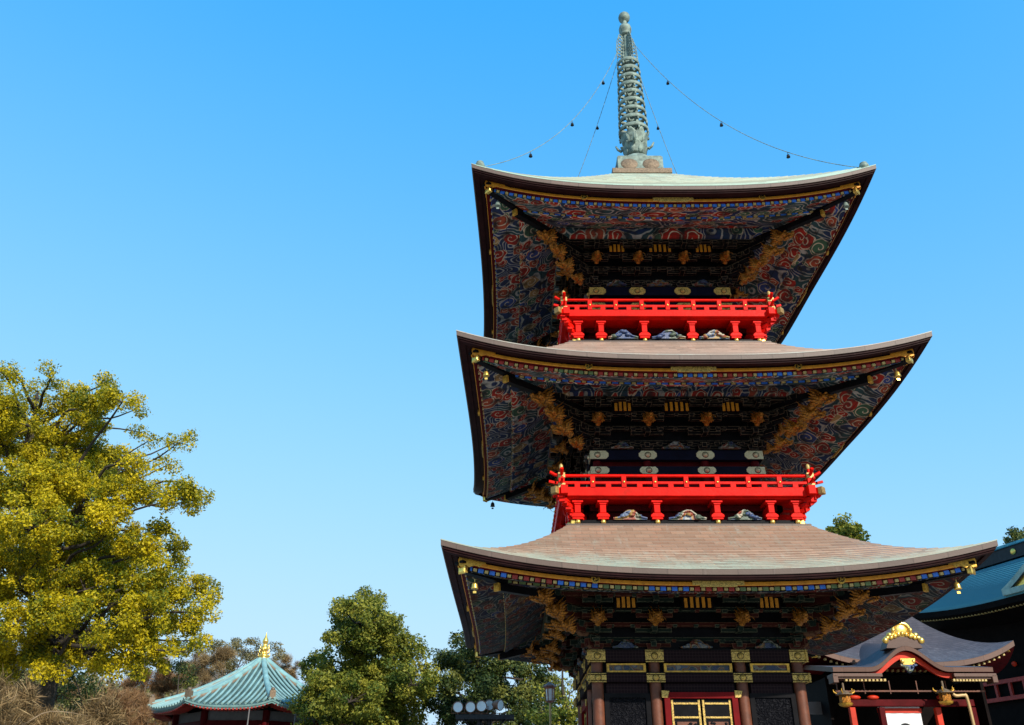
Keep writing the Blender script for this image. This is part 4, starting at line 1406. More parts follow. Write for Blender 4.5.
CAMPHOR = [(15, 374, 13, None, .5), (2, 372, 12, None, .5), (50, 378, 13, None, .6), (38, 392, 12, None, .6), (-30, 420, 45), (18, 405, 18, None, .8), (8, 440, 34), (32, 428, 28, 2), (75, 408, 24), (98, 402, 22, -1), (122, 402, 18), (108, 382, 11, None, .5), (134, 410, 11, None, .6), (88, 425, 20), (60, 440, 20, 2.5),
           (140, 432, 9, None, .4), (150, 440, 6, None, .35), (178, 443, 12, None, .6), (188, 436, 6, None, .3), (170, 464, 11, None, .6), (138, 466, 12, None, .5),
           (15, 488, 38, -2), (55, 485, 34, -1), (92, 482, 30), (118, 498, 27, -1.5), (148, 492, 20), (194, 487, 14, None, .7), (176, 500, 20), (203, 497, 7, None, .4),
           (28, 530, 40, -3), (72, 528, 36, 1), (112, 530, 28, -2), (148, 545, 26), (55, 575, 40, 2), (15, 585, 45, -1), (108, 568, 28, 2), (146, 575, 25, -2), (180, 548, 13), (178, 562, 10),
           (168, 590, 24, -1), (196, 588, 17), (210, 602, 9, None, .7), (203, 613, 11, None, .8), (185, 625, 20), (150, 617, 28, -2), (92, 608, 16, -3), (88, 636, 15, -3), (122, 640, 23), (20, 655, 22, 0), (50, 672, 15, -1), (-10, 672, 24, 0), (100, 662, 18, 0), (130, 668, 17, -1), (70, 655, 18, 1), (160, 668, 12, 0), (158, 650, 22, -1), (188, 652, 14), (200, 640, 8, None, .6), (48, 620, 26, -2), (12, 628, 24, -2), (36, 632, 14),
           (-45, 490, 50), (-60, 570, 60), (-45, 640, 45), (-105, 520, 60), (-20, 545, 40, 4), (35, 560, 40, 5), (90, 560, 35, 5), (40, 490, 40, 5), (90, 455, 30, 3), (120, 470, 24, 2.5), (60, 455, 34, 1), (110, 600, 34, 4), (150, 600, 24, 3), (60, 640, 34, 3), (120, 630, 28, 3.5), (85, 590, 30, -1), (130, 560, 26, 3), (165, 620, 22, 2)]
leafy_tree('camphor_tree', 'huge spreading camphor tree with yellow green winter leaves at the left edge', 'tree', CAMPHOR, 14, 2.6, (-21.5, 15.5, 0), M['leaf_yellow'], .105, .44, 270, .42,
           fork=tuple(at(58, 640, 15.5)), density=8.5)
TREE_A = [(365, 640, 34, 0), (348, 680, 38, 1), (392, 680, 34, 1), (370, 710, 42, 2), (330, 700, 26, 0), (360, 620, 22, 1), (365, 603, 17), (348, 615, 20), (384, 620, 20), (368, 635, 26), (334, 635, 15), (398, 645, 20), (416, 655, 14), (322, 658, 12, 2), (310, 672, 10, 2), (345, 668, 26), (322, 688, 22, -1.5), (378, 672, 28, 1), (412, 685, 24), (350, 702, 32, -1.5), (398, 712, 32), (312, 708, 18, -1), (428, 672, 10), (360, 745, 40), (410, 750, 32), (320, 745, 26)]
leafy_tree('evergreen_tree', 'tall rounded olive green evergreen tree right of the octagonal hall roof', 'tree', TREE_A, 26, 2.4, (-11.2, 26.5, 0), M['leaf_olive'], .14, .52, 230, .4, 'evergreen trees behind the pagoda', density=7.5)
TREE_B = [(474, 668, 26, 2), (510, 690, 26, 2), (452, 705, 24, 2), (545, 690, 14, 1), (466, 640, 14), (455, 658, 18, 1.5), (480, 652, 20), (505, 664, 20), (530, 678, 18), (448, 690, 18), (490, 690, 28), (528, 706, 22), (468, 716, 28), (510, 738, 32), (548, 714, 14), (450, 750, 30), (545, 750, 22)]
leafy_tree('evergreen_tree', 'darker evergreen tree behind the floodlights, partly under the lowest pagoda eave', 'tree', TREE_B, 27, 2.2, (-4.0, 27.5, 0), M['leaf_dark'], .14, .55, 280, .36, 'evergreen trees behind the pagoda', density=9)
TREE_C = [(548, 712, 16), (572, 712, 16), (556, 735, 26), (585, 730, 26), (562, 695, 9), (562, 672, 12, None, .25), (575, 690, 14, None, .3), (556, 700, 14, None, .4), (570, 720, 18, None, .5), (548, 690, 9, None, .25), (585, 665, 12, None, .2), (560, 650, 10, None, .12)]
leafy_tree('sparse_tree', 'thin half bare tree with few tan leaves beside the lantern post', 'tree', TREE_C, 22, 1.2, (-.6, 22, 0), M['leaf_olive'], .13, .42, 150, .20, density=5)
leafy_tree('evergreen_tree', 'small green tree top peeking over the right side of the lowest pagoda roof', 'tree', [(845, 530, 16), (832, 538, 12), (858, 536, 12), (845, 521, 8, None, .5), (846, 560, 24), (846, 600, 30), (862, 608, 16)], 34, 1.0, (17.0, 34.5, 0), M['leaf_olive'], .20, .5, 130, .4, 'evergreen trees behind the pagoda')
leafy_tree('evergreen_tree', 'dark tree showing above the teal hall roof at the right edge', 'tree', [(1015, 540, 10, None, .7), (1024, 536, 10), (1035, 545, 16), (1050, 560, 26), (1020, 560, 12), (1035, 600, 30)], 40, 1.0, (32, 40.5, 0), M['leaf_dark'], .22, .5, 130, .4, 'evergreen trees behind the pagoda')
leafy_tree('evergreen_tree', 'low dull green tree seen through the gap between lowest pagoda eave and teal roof', 'tree', [(885, 612, 10), (870, 620, 12), (900, 606, 7, None, .6), (880, 650, 26)], 30, 1.0, (15.2, 30.5, 0), M['leaf_tan'], .2, .45, 120, .3, 'evergreen trees behind the pagoda')

# ---- hillside with bare winter trees on the left
hx = np.linspace(-220, 140, 61); hy = np.linspace(45, 330, 40)


def hill_h(x, y):
    a = 17.5 * math.exp(-((x + 75) / 52) ** 2) * (1 / (1 + math.exp(-(y - 72) / 7)))
    b_ = 22 * math.exp(-((x + 95) / 125) ** 2) * (1 / (1 + math.exp(-(y - 210) / 16)))
    return (a + b_) * (1 + .06 * math.sin(x * .13) + .05 * math.sin(y * .11 + x * .05)) - .3


mb = MB()
mb.grid(lambda u, v: Vector((-220 + 360 * u, 45 + 285 * v, hill_h(-220 + 360 * u, 45 + 285 * v))), 60, 50)
tag(mb.build('hills', plain('leaf_litter_slope', (0.17, 0.12, 0.075), 0.9, 0, 0.3, 0.15, 0.3)), kind='structure')
cl = []
for i in range(2600):
    x = random.uniform(-120, -10); y = random.uniform(62, 100)
    cl.append(((x, y, hill_h(x, y) + random.uniform(.4, 2.6)), random.uniform(.9, 2.0), 42, random.random()))
for i in range(1500):
    x = random.uniform(-130, -5); y = random.uniform(96, 150)
    cl.append(((x, y, hill_h(x, y) + random.uniform(.4, 2.6)), random.uniform(1.2, 2.6), 34, random.random()))
for i in range(1700):
    x = random.uniform(-170, 40); y = random.uniform(200, 260)
    cl.append(((x, y, hill_h(x, y) + random.uniform(.4, 2.5)), random.uniform(1.6, 3.6), 34, random.random() * .6))
tag(leaves('hillside_wood', cl, .5, M['far_wood'], None, thin=.5), 'brown winter wood covering the low hill behind', 'wood', kind='stuff')

BARE = [
    ('brown bare thicket of pale twigs at the lower left corner', 'leaf_brown', [(12, 712, 30), (40, 718, 24), (-20, 708, 34), (88, 716, 18), (108, 728, 16), (25, 722, 34), (60, 728, 28), (20, 755, 40), (80, 755, 30)], 9, (-19.5, 9.5, 0), 'bare_tree'),
    ('rusty red bare shrub below the camphor tree near the octagonal hall', 'leaf_red', [(120, 695, 18), (128, 712, 20), (108, 712, 14), (118, 740, 24)], 30, (-24.0, 30.5, 0), 'bare_tree'),
    ('reddish brown bare tree above the left corner of the octagonal roof', 'leaf_red', [(152, 672, 17), (168, 682, 16), (138, 682, 15), (150, 700, 20), (150, 730, 24)], 52, (-31.0, 52.5, 0), 'bare_tree'),
    ('pale tan leafless tree on the slope left of the gold finial', 'leaf_brown', [(200, 668, 18), (222, 664, 16), (185, 680, 14), (212, 685, 20), (205, 715, 26)], 56, (-27.0, 56.5, 0), 'bare_tree'),
    ('pale brown bare tree at far left under the camphor branches', 'leaf_brown', [(5, 645, 20), (30, 655, 18), (55, 662, 16), (-12, 660, 22), (90, 665, 14), (10, 690, 26), (50, 690, 24)], 30, (-27.0, 30.5, 0), 'bare_tree'),
    ('fawn bare tree on the hill crest right of the gold finial', 'leaf_brown', [(282, 665, 12), (296, 672, 12), (275, 674, 10), (288, 695, 18)], 68, (-27.5, 68.5, 3), 'bare_tree'),
    ('dark green round bush among bare twigs at lower left', 'leaf_dark', [(72, 675, 17), (85, 692, 18), (62, 695, 14), (78, 712, 18), (75, 740, 24)], 27, (-22.3, 27.5, 0), 'evergreen_bush'),
    ('dark green shrub between two reddish bare trees left of the octagonal roof', 'leaf_dark', [(182, 652, 11), (178, 668, 13), (186, 680, 12), (182, 710, 20)], 49, (-28.0, 49.5, 0), 'evergreen_bush'),
    ('olive green rounded tree on the slope left of the gold finial', 'leaf_tan', [(218, 652, 12), (235, 650, 12), (205, 655, 10), (225, 668, 15), (226, 705, 22)], 64, (-31.0, 64.5, 2), 'evergreen_bush'),
    ('russet brown leafy tree directly behind the gold finial', 'leaf_tan', [(248, 641, 7), (240, 647, 7), (255, 648, 8), (277, 650, 6), (282, 656, 6), (250, 660, 12), (250, 700, 22)], 62, (-28.5, 62.5, 2), 'evergreen_bush'),
]
for lab, mk, lb, Y, base, nm in BARE:
    bare = nm == 'bare_tree'
    leafy_tree(nm, lab, 'tree' if bare else 'bush', lb, Y, 1.6, base, M[mk], .40 if bare else .14, .6, 620 if bare else 190, .14, 'bare trees on the left slope' if bare else 'evergreen bushes on the left slope',
               kw=dict(thin=.045, align=.8, spread=.2, tintv=.35) if bare else {}, wood=M['twig'] if bare else M['bark'], density=6)

# ================================================================== OCTAGONAL HALL
oc = at(263, 662, 35.0)
OR, OZ, OT = 6.1, 6.95, oc.z
hall8 = empty('octagonal_hall', (oc.x, oc.y, 0))
tag(hall8, 'octagonal hall with ribbed pale teal roof and a gold finial', 'hall')
A0 = R(-76.2 - 37)


def oct_pt(k, f, v):
    """k side, f -1..1 along the side, v 0 eave..1 apex"""
    a, b = A0 + R(45 * k), A0 + R(45 * (k + 1))
    P0 = Vector((math.cos(a), math.sin(a), 0)); P1 = Vector((math.cos(b), math.sin(b), 0))
    rr = OR * (1 - v) + .28 * v
    q = P0.lerp(P1, (f + 1) / 2) * rr
    z = OZ + (OT - OZ) * (.62 * v + .38 * v * v) + .30 * abs(f) ** 3 * (1 - v) ** 2
    return Vector((q.x, q.y, z))


mb = MB(); mr = MB(); me_ = MB(); mt = MB()
for k in range(8):
    mb.grid(lambda u, v: oct_pt(k, u * 2 - 1, v), 12, 10)
    n = 15
    side = (oct_pt(k, 1, 0) - oct_pt(k, -1, 0)).length
    for i in range(n):
        off = -side / 2 + side * (i + .5) / n
        vmax = 1 - abs(off) / (side / 2)
        pts = []
        for j in range(9):
            v = max(0, vmax - .02) * j / 8
            half = side / 2 * (1 - v) + .1 * v
            f = max(-1, min(1, off / half))
            pts.append(oct_pt(k, f, v) + Vector((0, 0, .085)))
        mr.tube(pts, .072, 6)
    me_.grid(lambda u, v: oct_pt(k, u * 2 - 1, 0) * (1 - .012 * v) + Vector((0, 0, -.09 * v)), 12, 1)
    mt.grid(lambda u, v: oct_pt(k, u * 2 - 1, 0) * 1.0 - Vector(((oct_pt(k, u * 2 - 1, 0).x) * .30 * v, (oct_pt(k, u * 2 - 1, 0).y) * .30 * v, .09 - .25 * v)), 12, 1)
rf8 = mb.build('roof', M['teal_pan'], hall8)
mr.build('roof_ribs', M['teal_batten'], rf8)
me_.build('eave_edge', M['teal_ridge'], rf8)
mt.build('soffit', M['darkred'], rf8)
for k in range(8):
    m2 = MB()
    pts = [oct_pt(k, -1, v) + Vector((0, 0, .09)) for v in np.linspace(.05, 1, 12)]
    m2.tube(pts, .16, 8)
    m2.build('hip_ridge', M['teal_ridge'], rf8)
    m2 = MB()
    pts = [oct_pt(k, -1, v) + Vector((0, 0, .0)) for v in np.linspace(.06, 1, 12)]
    m2.tube(pts, .185, 8)
    m2.build('ridge_edging', M['ridge_tan'], rf8)
    m2 = MB(); q = oct_pt(k, -1, .045)
    m2.box((q.x, q.y, q.z + .20), (.30, .30, .42), rz=A0 + R(45 * k)); m2.blob((q.x, q.y, q.z + .46), .12, 8)
    m2.build('ridge_end_tile', M['bronze_med'], rf8)
m2 = MB(); 
prof = [(.42, 0), (.42, .16), (.34, .2), (.30, .34), (.36, .4), (.22, .5), (.16, .62), (.24, .74), (.25, .86), (.15, .98), (.12, 1.08), (.18, 1.2), (.17, 1.32), (.07, 1.5), (.02, 1.72), (0, 1.8)]
m2.lathe(prof, 12, (0, 0, OT - .05))
for k in range(4):
    m2.T = ROT(k)
    for j in range(3): m2.tube([(.2, 0, OT + .25 + .25 * j), (.36 - .05 * j, 0, OT + .35 + .25 * j), (.34 - .05 * j, 0, OT + .52 + .25 * j)], [.05, .04, .01], 5)
m2.build('finial', M['gold_bright'], hall8)
m2 = MB()
vs_ = []; fs = []
for k in range(8):
    a = A0 + R(45 * k)
    for z in (0.0, OZ - .1): vs_.append((4.3 * math.cos(a), 4.3 * math.sin(a), z))
for k in range(8): fs.append((2 * k, 2 * ((k + 1) % 8), 2 * ((k + 1) % 8) + 1, 2 * k + 1))
m2.add(vs_, fs)
w8 = m2.build('wall', M['grey_board'], hall8)
for k in range(8):
    a = A0 + R(45 * k)
    m2 = MB(); m2.lathe([(.2, 0), (.2, OZ - .1)], 10, (4.4 * math.cos(a), 4.4 * math.sin(a), 0)); m2.build('column', M['darkred'], w8)
    m2 = MB()
    a2 = a + R(22.5)
    m2.box((4.05 * math.cos(a2), 4.05 * math.sin(a2), OZ - .75), (.12, 3.0, .3), rz=a2)
    m2.box((4.05 * math.cos(a2), 4.05 * math.sin(a2), OZ - 1.6), (.12, 3.0, .3), rz=a2)
    m2.build('beam', M['darkred'], w8)
m2 = MB()
for k in range(8):
    for i in range(22):
        f = -1 + 2 * (i + .5) / 22
        q = oct_pt(k, f, 0)
        m2.box((q.x * .92, q.y * .92, q.z - .17), (.8, .10, .11), rz=A0 + R(45 * k + 22.5))
m2.build('rafter_ends', M['redp'], rf8)
for f, k in ((-.35, 1), (.5, 0)):
    q = oct_pt(k, f, 0)
    m2 = MB(); m2.tube([(q.x * .98, q.y * .98, q.z - .1), (q.x * .98, q.y * .98, 0)], .035, 8); m2.build('drain_pipe', M['grey_board'], hall8)

# ================================================================== FLOODLIGHTS + LANTERN POST
st_ = empty('lamp_platform', (-4.6, 12.3, 0))
tag(st_, 'dark steel mast with a flat platform carrying five floodlights', 'mast')
m2 = MB(); m2.box((0.07, 0, 4.74), (2.0, .7, .07)); m2.box((0.07, -.34, 4.70), (2.0, .05, .14)); m2.box((.07, .34, 4.70), (2.0, .05, .14)); m2.build('deck', M['steel'], st_)
m2 = MB(); m2.tube([(-.12, 0, 0), (-.12, 0, 4.7)], .09, 10); m2.tube([(.22, 0, 0), (.22, 0, 4.7)], .09, 10); m2.build('mast_pole', M['steel'], st_)
m2 = MB()
for x in (-.7, .8): m2.tube([(x, 0, 4.7), (.05, 0, 3.9)], .035, 6)
m2.build('brace', M['steel'], st_)
FL = [(458, 707, 0, 'leftmost of the five round floodlights on the dark platform'), (470.5, 707, 0, 'second round floodlight from the left on the dark platform'),
      (481.5, 706, 0, 'middle round floodlight of the five on the dark platform'), (489, 705, 18, 'fourth round floodlight, half hidden by its left neighbour'), (499.5, 705, 52, 'rightmost floodlight, turned sideways with its rusty housing showing')]
for px, py, yaw, lab in FL:
    yy = 12.1 if yaw != 18 else 12.45
    q = at(px, py, yy)
    root = empty('floodlight', (q.x, q.y, 4.775)); tag(root, lab, 'floodlight', 'floodlights on the platform')
    zc = q.z - 4.775
    Mx = Matrix.Translation((0, 0, zc)) @ Matrix.Rotation(R(yaw), 4, 'Z') @ Matrix.Rotation(R(100), 4, 'X')
    m2 = MB(Mx); m2.lathe([(.165, .0), (.19, .03), (.178, .06), (.160, .05)], 20); m2.lathe([(.17, .01), (.15, -.12), (.10, -.24), (.06, -.30), (0, -.30)], 20)
    m2.build('housing', M['housing'], root)
    m2 = MB(Mx); m2.lathe([(0, .030), (.10, .034), (.165, .044)], 20); m2.build('lens', M['lens'], root)
    m2 = MB(); m2.tube([(-.22, .05, zc), (-.22, .05, .06), (.22, .05, .06), (.22, .05, zc)], .016, 6); m2.tube([(0, .05, 0), (0, .05, .07)], .03, 8); m2.build('yoke', M['housing'], root)
q = at(550, 703, 8)
root = empty('lantern_post', (q.x, q.y, 0)); tag(root, 'slim lantern post with copper framed white lamp left of the pagoda', 'street lamp')
m2 = MB(); m2.tube([(0, 0, 0), (0, 0, .9), (0, 0, q.z)], [.06, .04, .032], 10); m2.build('post', M['pipe'], root)
m2 = MB()
z = q.z
m2.lathe([(.05, z), (.12, z + .03), (.14, z + .06)], 6)
for k in range(6):
    a = 2 * math.pi * k / 6
    m2.tube([(.125 * math.cos(a), .125 * math.sin(a), z + .05), (.15 * math.cos(a), .15 * math.sin(a), z + .46)], .016, 5)
m2.lathe([(.22, z + .45), (.20, z + .49), (.08, z + .56), (.02, z + .60)], 6, smooth=False)
m2.lathe([(.155, z + .40), (.165, z + .45)], 6)
m2.build('lantern_frame', M['copper_lamp'], root)
m2 = MB(); m2.lathe([(.10, z + .06), (.125, z + .44)], 6, smooth=False); m2.build('lamp_glass', M['lamp_glass'], root)

# ================================================================== GATE HALL WITH CURVED GABLE
gx, gy = 7.25, 4.9
gate = empty('worship_hall', (8.05, 8.6, 0))
tag(gate, 'low shrine hall with grey copper roof, curved front gable and red posts beside the pagoda', 'hall')
GO = Vector((8.05, 8.6, 0))


def gp(x, y, z): return Vector((x, y, z)) - GO


HW = 3.1


def main_roof(u, v, k):
    # hip roof: eave rectangle 6.6 x 4.2, short ridge
    hx_, hy_ = (HW, 2.1)
    rx, ry = .8, .05
    ex = hx_ * (1 - v) + rx * v; ey = hy_ * (1 - v) + ry * v
    z = 5.66 + 2.0 * (.45 * v + .55 * v * v) + .62 * abs(u) ** 3 * (1 - v) ** 2
    if k == 0: return Vector((u * ex, -ey, z))
    if k == 1: return Vector((ex, u * ey, z))
    if k == 2: return Vector((-u * ex, ey, z))
    return Vector((-ex, -u * ey, z))


mb = MB(); mf = MB(); ms = MB()
for k in range(4):
    L = HW if k % 2 == 0 else 2.1
    mb.grid(lambda u, v: main_roof(u * 2 - 1, v, k), 24, 14, uvf=lambda u, v: ((u * 2 - 1) * L + k * 9, v * 2.6))
    mf.grid(lambda u, v: main_roof(u * 2 - 1, 0, k) * 1.0 + Vector((0, 0, .0 - .15 * v)), 24, 1, uvf=lambda u, v: ((u * 2 - 1) * L + k * 5, v * .15))
    ms.grid(lambda u, v: Vector((main_roof(u * 2 - 1, 0, k).x * (1 - .28 * v), main_roof(u * 2 - 1, 0, k).y * (1 - .28 * v), main_roof((u * 2 - 1) * (1 - .2 * v), 0, k).z - .15 - .04 * v)), 24, 2)
groof = mb.build('roof', M['grey_shingle'], gate)
mf.build('eave_fascia', M['pink_copper'], groof)
ms.build('soffit', M['darkred'], groof)
m2 = MB(); m2.box((0, 0, 7.72), (1.9, .34, .26)); m2.box((0, 0, 7.88), (2.1, .44, .07)); m2.build('ridge', M['grey_shingle'], groof)
re_me = None
for i in range(36):
    x = -2.8 + 5.6 * i / 35
    q = main_roof(x / HW, 0, 0)
    if re_me is None:
        m2 = MB(); m2.box((0, 0, 0), (.055, .10, .06)); re_o = m2.build('rafter_end', M['pale_gold'], groof); re_me = re_o.data
    else:
        re_o = bpy.data.objects.new('rafter_end', re_me); COL.objects.link(re_o); re_o.parent = groof
    re_o.location = (x, -1.90, q.z - .21)
m2 = MB()
q = main_roof(1, 0, 0); m2.box((q.x - .22, q.y + .18, q.z - .22), (.22, .2, .16), rz=R(-40)); q = main_roof(-1, 0, 0); m2.box((q.x + .22, q.y + .18, q.z - .22), (.22, .2, .16), rz=R(40))
m2.build('corner_cap', M['gold_bright'], groof)


def hump(x): 
    s = abs(x - 7.22)
    return .56 * (0.5 + 0.5 * math.cos(math.pi * min(1, s / 1.12))) ** 1.15


def kz(x, y): return 5.29 + (y - gy) * .17 + hump(x) * (1 + .06 * (y - gy))


mb = MB(); mf = MB(); mh = MB(); mu = MB()
X0, X1 = 5.12, 9.5
mb.grid(lambda u, v: gp(X0 + (X1 - X0) * u, gy + 3.0 * v, kz(X0 + (X1 - X0) * u, gy + 3.0 * v)), 60, 10, uvf=lambda u, v: (u * 4.4, v * 3.0))
mf.grid(lambda u, v: gp(X0 + (X1 - X0) * u, gy + .01 * v, kz(X0 + (X1 - X0) * u, gy) - .12 * v), 60, 1, uvf=lambda u, v: (u * 4.4, v * .1))
for sx in (X0, X1):
    mf.grid(lambda u, v: gp(sx, gy + 2.6 * u, kz(sx, gy + 2.6 * u) - .13 * v), 10, 1, uvf=lambda u, v: (u * 2.6, v * .1))
mu.grid(lambda u, v: gp(X0 + .02 + (X1 - X0 - .04) * u, gy + .012 + 2.4 * v, kz(X0 + .02 + (X1 - X0 - .04) * u, gy + 2.4 * v) - .125), 60, 4)
porch = mb.build('porch_roof', M['grey_shingle'], gate)
mf.build('porch_fascia', M['pink_copper'], porch)
mu.build('porch_soffit', M['darkred'], porch)
# red bargeboard under the curve
n = 50
vs_ = []; fs = []
for i in range(n + 1):
    x = 5.9 + (8.54 - 5.9) * i / n
    zt = kz(x, gy) - .13
    th = .13 + .05 * hump(x) / .56
    for yy in (gy + .16, gy + .24):
        vs_ += [gp(x, yy, zt), gp(x, yy, zt - th)]
for i in range(n):
    a = 4 * i; b = 4 * (i + 1)
    fs += [(a, a + 1, b + 1, b), (a + 1, a + 3, b + 3, b + 1), (a + 3, a + 2, b + 2, b + 3)]
mh.add(vs_, fs)
mh.build('bargeboard', M['orange_red'], porch)
for (xa, xb) in ((5.10, 6.45), (8.40, 9.56)):
    m2 = MB()
    c = gp((xa + xb) / 2, gy + .25, 5.085)
    m2.box(c, (xb - xa, .5, .09)); m2.box(c + Vector((0, .0, -.07)), (xb - xa - .1, .4, .05))
    m2.build('porch_beam_edge', M['pink_copper'], porch, bevel=.01)
    k_ = 11
    for i in range(k_):
        x = xa + .15 + (xb - xa - .3) * i / (k_ - 1) + (.22 if xa < 6 else -.14)
        re_o = bpy.data.objects.new('porch_rafter_end', re_me); COL.objects.link(re_o); re_o.parent = porch
        re_o.location = gp(x, gy + .12, 4.965)
m2 = MB()
m2.box(gp(5.16, gy + .2, 4.99), (.14, .4, .20)); m2.box(gp(9.50, gy + .2, 4.99), (.14, .4, .20)); m2.build('end_block', M['pink_copper'], porch, bevel=.01)
# crest on top of the curved gable
m2 = MB()
poly = [(6.72, 5.80), (7.72, 5.80), (7.62, 6.02), (7.40, 6.13), (7.22, 6.16), (7.04, 6.13), (6.82, 6.02)]
m2.prism([(x - GO.x, z) for x, z in poly][::-1], gy + .05 - GO.y, gy + .55 - GO.y)
m2.build('crest_base', M['pink_copper'], porch)
m2 = MB()
for sx in (-1, 1):
    m2.tube(interp([gp(7.22 + sx * .52, gy + .08, 5.95), gp(7.22 + sx * .47, gy + .06, 6.06), gp(7.22 + sx * .36, gy + .06, 6.10), gp(7.22 + sx * .24, gy + .06, 6.18), gp(7.22 + sx * .22, gy + .06, 6.34), gp(7.22 + sx * .14, gy + .06, 6.44), gp(7.22, gy + .06, 6.47)], 4), .055, 7)
    m2.blob(gp(7.22 + sx * .50, gy + .04, 6.0), (.09, .06, .09), 8, jit=.1); m2.blob(gp(7.22 + sx * .36, gy + .04, 6.14), (.09, .06, .08), 8, jit=.1)
    m2.blob(gp(7.22 + sx * .24, gy + .04, 6.27), (.06, .06, .09), 8, jit=.1)
m2.blob(gp(7.22, gy + .08, 6.27), (.22, .06, .20), 12, jit=.05)
for q_ in range(9):
    m2.blob(gp(7.22 + .055 * (q_ - 4) * 2, gy + .05, 6.06 + .13 * math.exp(-((q_ - 4) / 2.2) ** 2)), (.07, .06, .07), 8, jit=.15)
m2.tube([gp(7.22, gy + .06, 6.45), gp(7.22, gy + .06, 6.58)], [.05, .03], 6)
m2.box(gp(7.22, gy + .06, 6.60), (.26, .06, .06)); m2.blob(gp(7.22, gy + .06, 6.66), .05, 7)
m2.build('gold_crest', M['gold_bright'], porch)
m2 = MB(); m2.box(gp(7.25, gy + .10, 5.48), (.40, .06, .10)); m2.box(gp(7.25, gy + .09, 5.40), (.30, .06, .07)); m2.blob(gp(7.1, gy + .08, 5.45), (.06, .04, .06), 8); m2.blob(gp(7.4, gy + .08, 5.45), (.06, .04, .06), 8)
m2.build('gable_pendant_gold', M['gold_bright'], porch)
frog_leg('gable_pendant', M['carve_b'], porch, Matrix.Translation(gp(7.25, gy + .12, 5.38)) @ Matrix.Rotation(math.pi, 4, 'Y'), .44, .24, 31)
# body
m2 = MB(); m2.box(gp(7.6, 9.1, 2.75), (4.4, 2.4, 5.5)); m2.box(gp(5.35, 8.0, 2.6), (.08, 3.6, 5.2)); m2.box(gp(9.75, 8.0, 2.6), (.08, 3.6, 5.2)); gw = m2.build('wall', M['dark_wood'], gate)  # near-black wall: deep porch shade put into the wood colour
for i, x in enumerate((5.62, 6.42, 7.95, 8.9)):
    m2 = MB(); m2.box(gp(x, gy + .45, 2.15), (.15, .15, 4.3)); m2.build('porch_post', M['orange_red'] if i in (0, 2) else M['darkred'], gate, bevel=.01)  # bright red for sunlit posts, dark red for shaded ones: light put into colour
m2 = MB(); m2.box(gp(7.25, gy + .5, 4.42), (3.5, .14, .18)); m2.build('rainbow_beam', M['darkred'], gate, bevel=.02)  # beam in the darker red: porch shade put into its colour
m2 = MB()
for sx, x in ((1, 5.75), (1, 6.25), (-1, 8.15)):
    m2.blob(gp(x, gy + .44, 4.56), (.17, .08, .06), 9)
m2.build('beam_carving', M['orange_red'], gate)
m2 = MB()
for z in (4.72,): m2.box(gp(7.3, gy + .42, z), (4.1, .05, .04))
for x in (5.3, 6.05, 6.75, 7.5, 8.3): m2.box(gp(x, gy + .42, 4.82), (.025, .03, .34))
m2.build('lattice_rail', M['column'], gate)
m2 = MB(); m2.box(gp(5.15, 6.9, 4.45), (.7, .06, .34)); m2.build('notice_board', M['grey_board'], gate)
m2 = MB(); m2.tube(interp([gp(8.32, 5.05, 4.62), gp(8.40, 5.05, 4.57), gp(8.62, 5.05, 4.58), gp(8.68, 5.05, 4.5), gp(8.70, 5.05, 3.6), gp(8.70, 5.05, 0)], 4), .045, 8); m2.build('drain_pipe', M['pipe'], gate)
m2 = MB()
m2.grid(lambda u, v: Vector((6.40 + 1.15 * u, gy + .62 + .03 * math.sin(u * 22) * v, 4.34 - 1.5 * v)), 40, 6)
cu = m2.build('white_curtain', M['cloth'], None)
tag(cu, 'white cloth curtain with a dark crest hanging between the red porch posts', 'curtain')
m2 = MB(); m2.grid(lambda u, v: Vector((6.36 + 1.22 * u, gy + .60, 4.30 - .12 * v)), 8, 1); m2.build('curtain_band', M['orange_red'], cu)
m2 = MB()
cxm, czm = 7.05, 3.72
n = 20
m2.prism([(cxm + .20 * math.cos(2 * math.pi * k / n), czm + .20 * math.sin(2 * math.pi * k / n)) for k in range(n)], gy + .565, gy + .575)
m2.build('curtain_crest', M['cloth_mark'], cu)
for px, py, lab in ((845, 699, 'bronze hanging lantern with gilt trim at the left end of the shrine porch'), (945, 697, 'gilt hanging lantern at the right end of the shrine porch')):
    q = at(px, py, 5.0)
    root = empty('hanging_lantern', (q.x, q.y, q.z)); tag(root, lab, 'lantern', 'lanterns under the shrine porch')
    m2 = MB(); m2.lathe([(.0, .42), (.03, .40), (.03, .22), (.22, .14), (.24, .10)], 8); m2.build('lantern_cap', M['bronze_med'], root)
    m2 = MB(); m2.lathe([(.15, .11), (.16, -.10), (.14, -.12)], 8, smooth=False); m2.build('lantern_body', M['gold_dragon'], root)
    m2 = MB(); m2.lathe([(.20, -.11), (.18, -.16), (.08, -.20), (0, -.2)], 8); m2.build('lantern_base', M['gold'], root)
    for k in range(6):
        a = 2 * math.pi * k / 6
        m2 = MB()
        m2.tube([(.21 * math.cos(a), .21 * math.sin(a), .14), (.28 * math.cos(a), .28 * math.sin(a), .18), (.28 * math.cos(a), .28 * math.sin(a), .24)], [.02, .02, .005], 5)
        m2.build('lantern_curl', M['gold'], root)

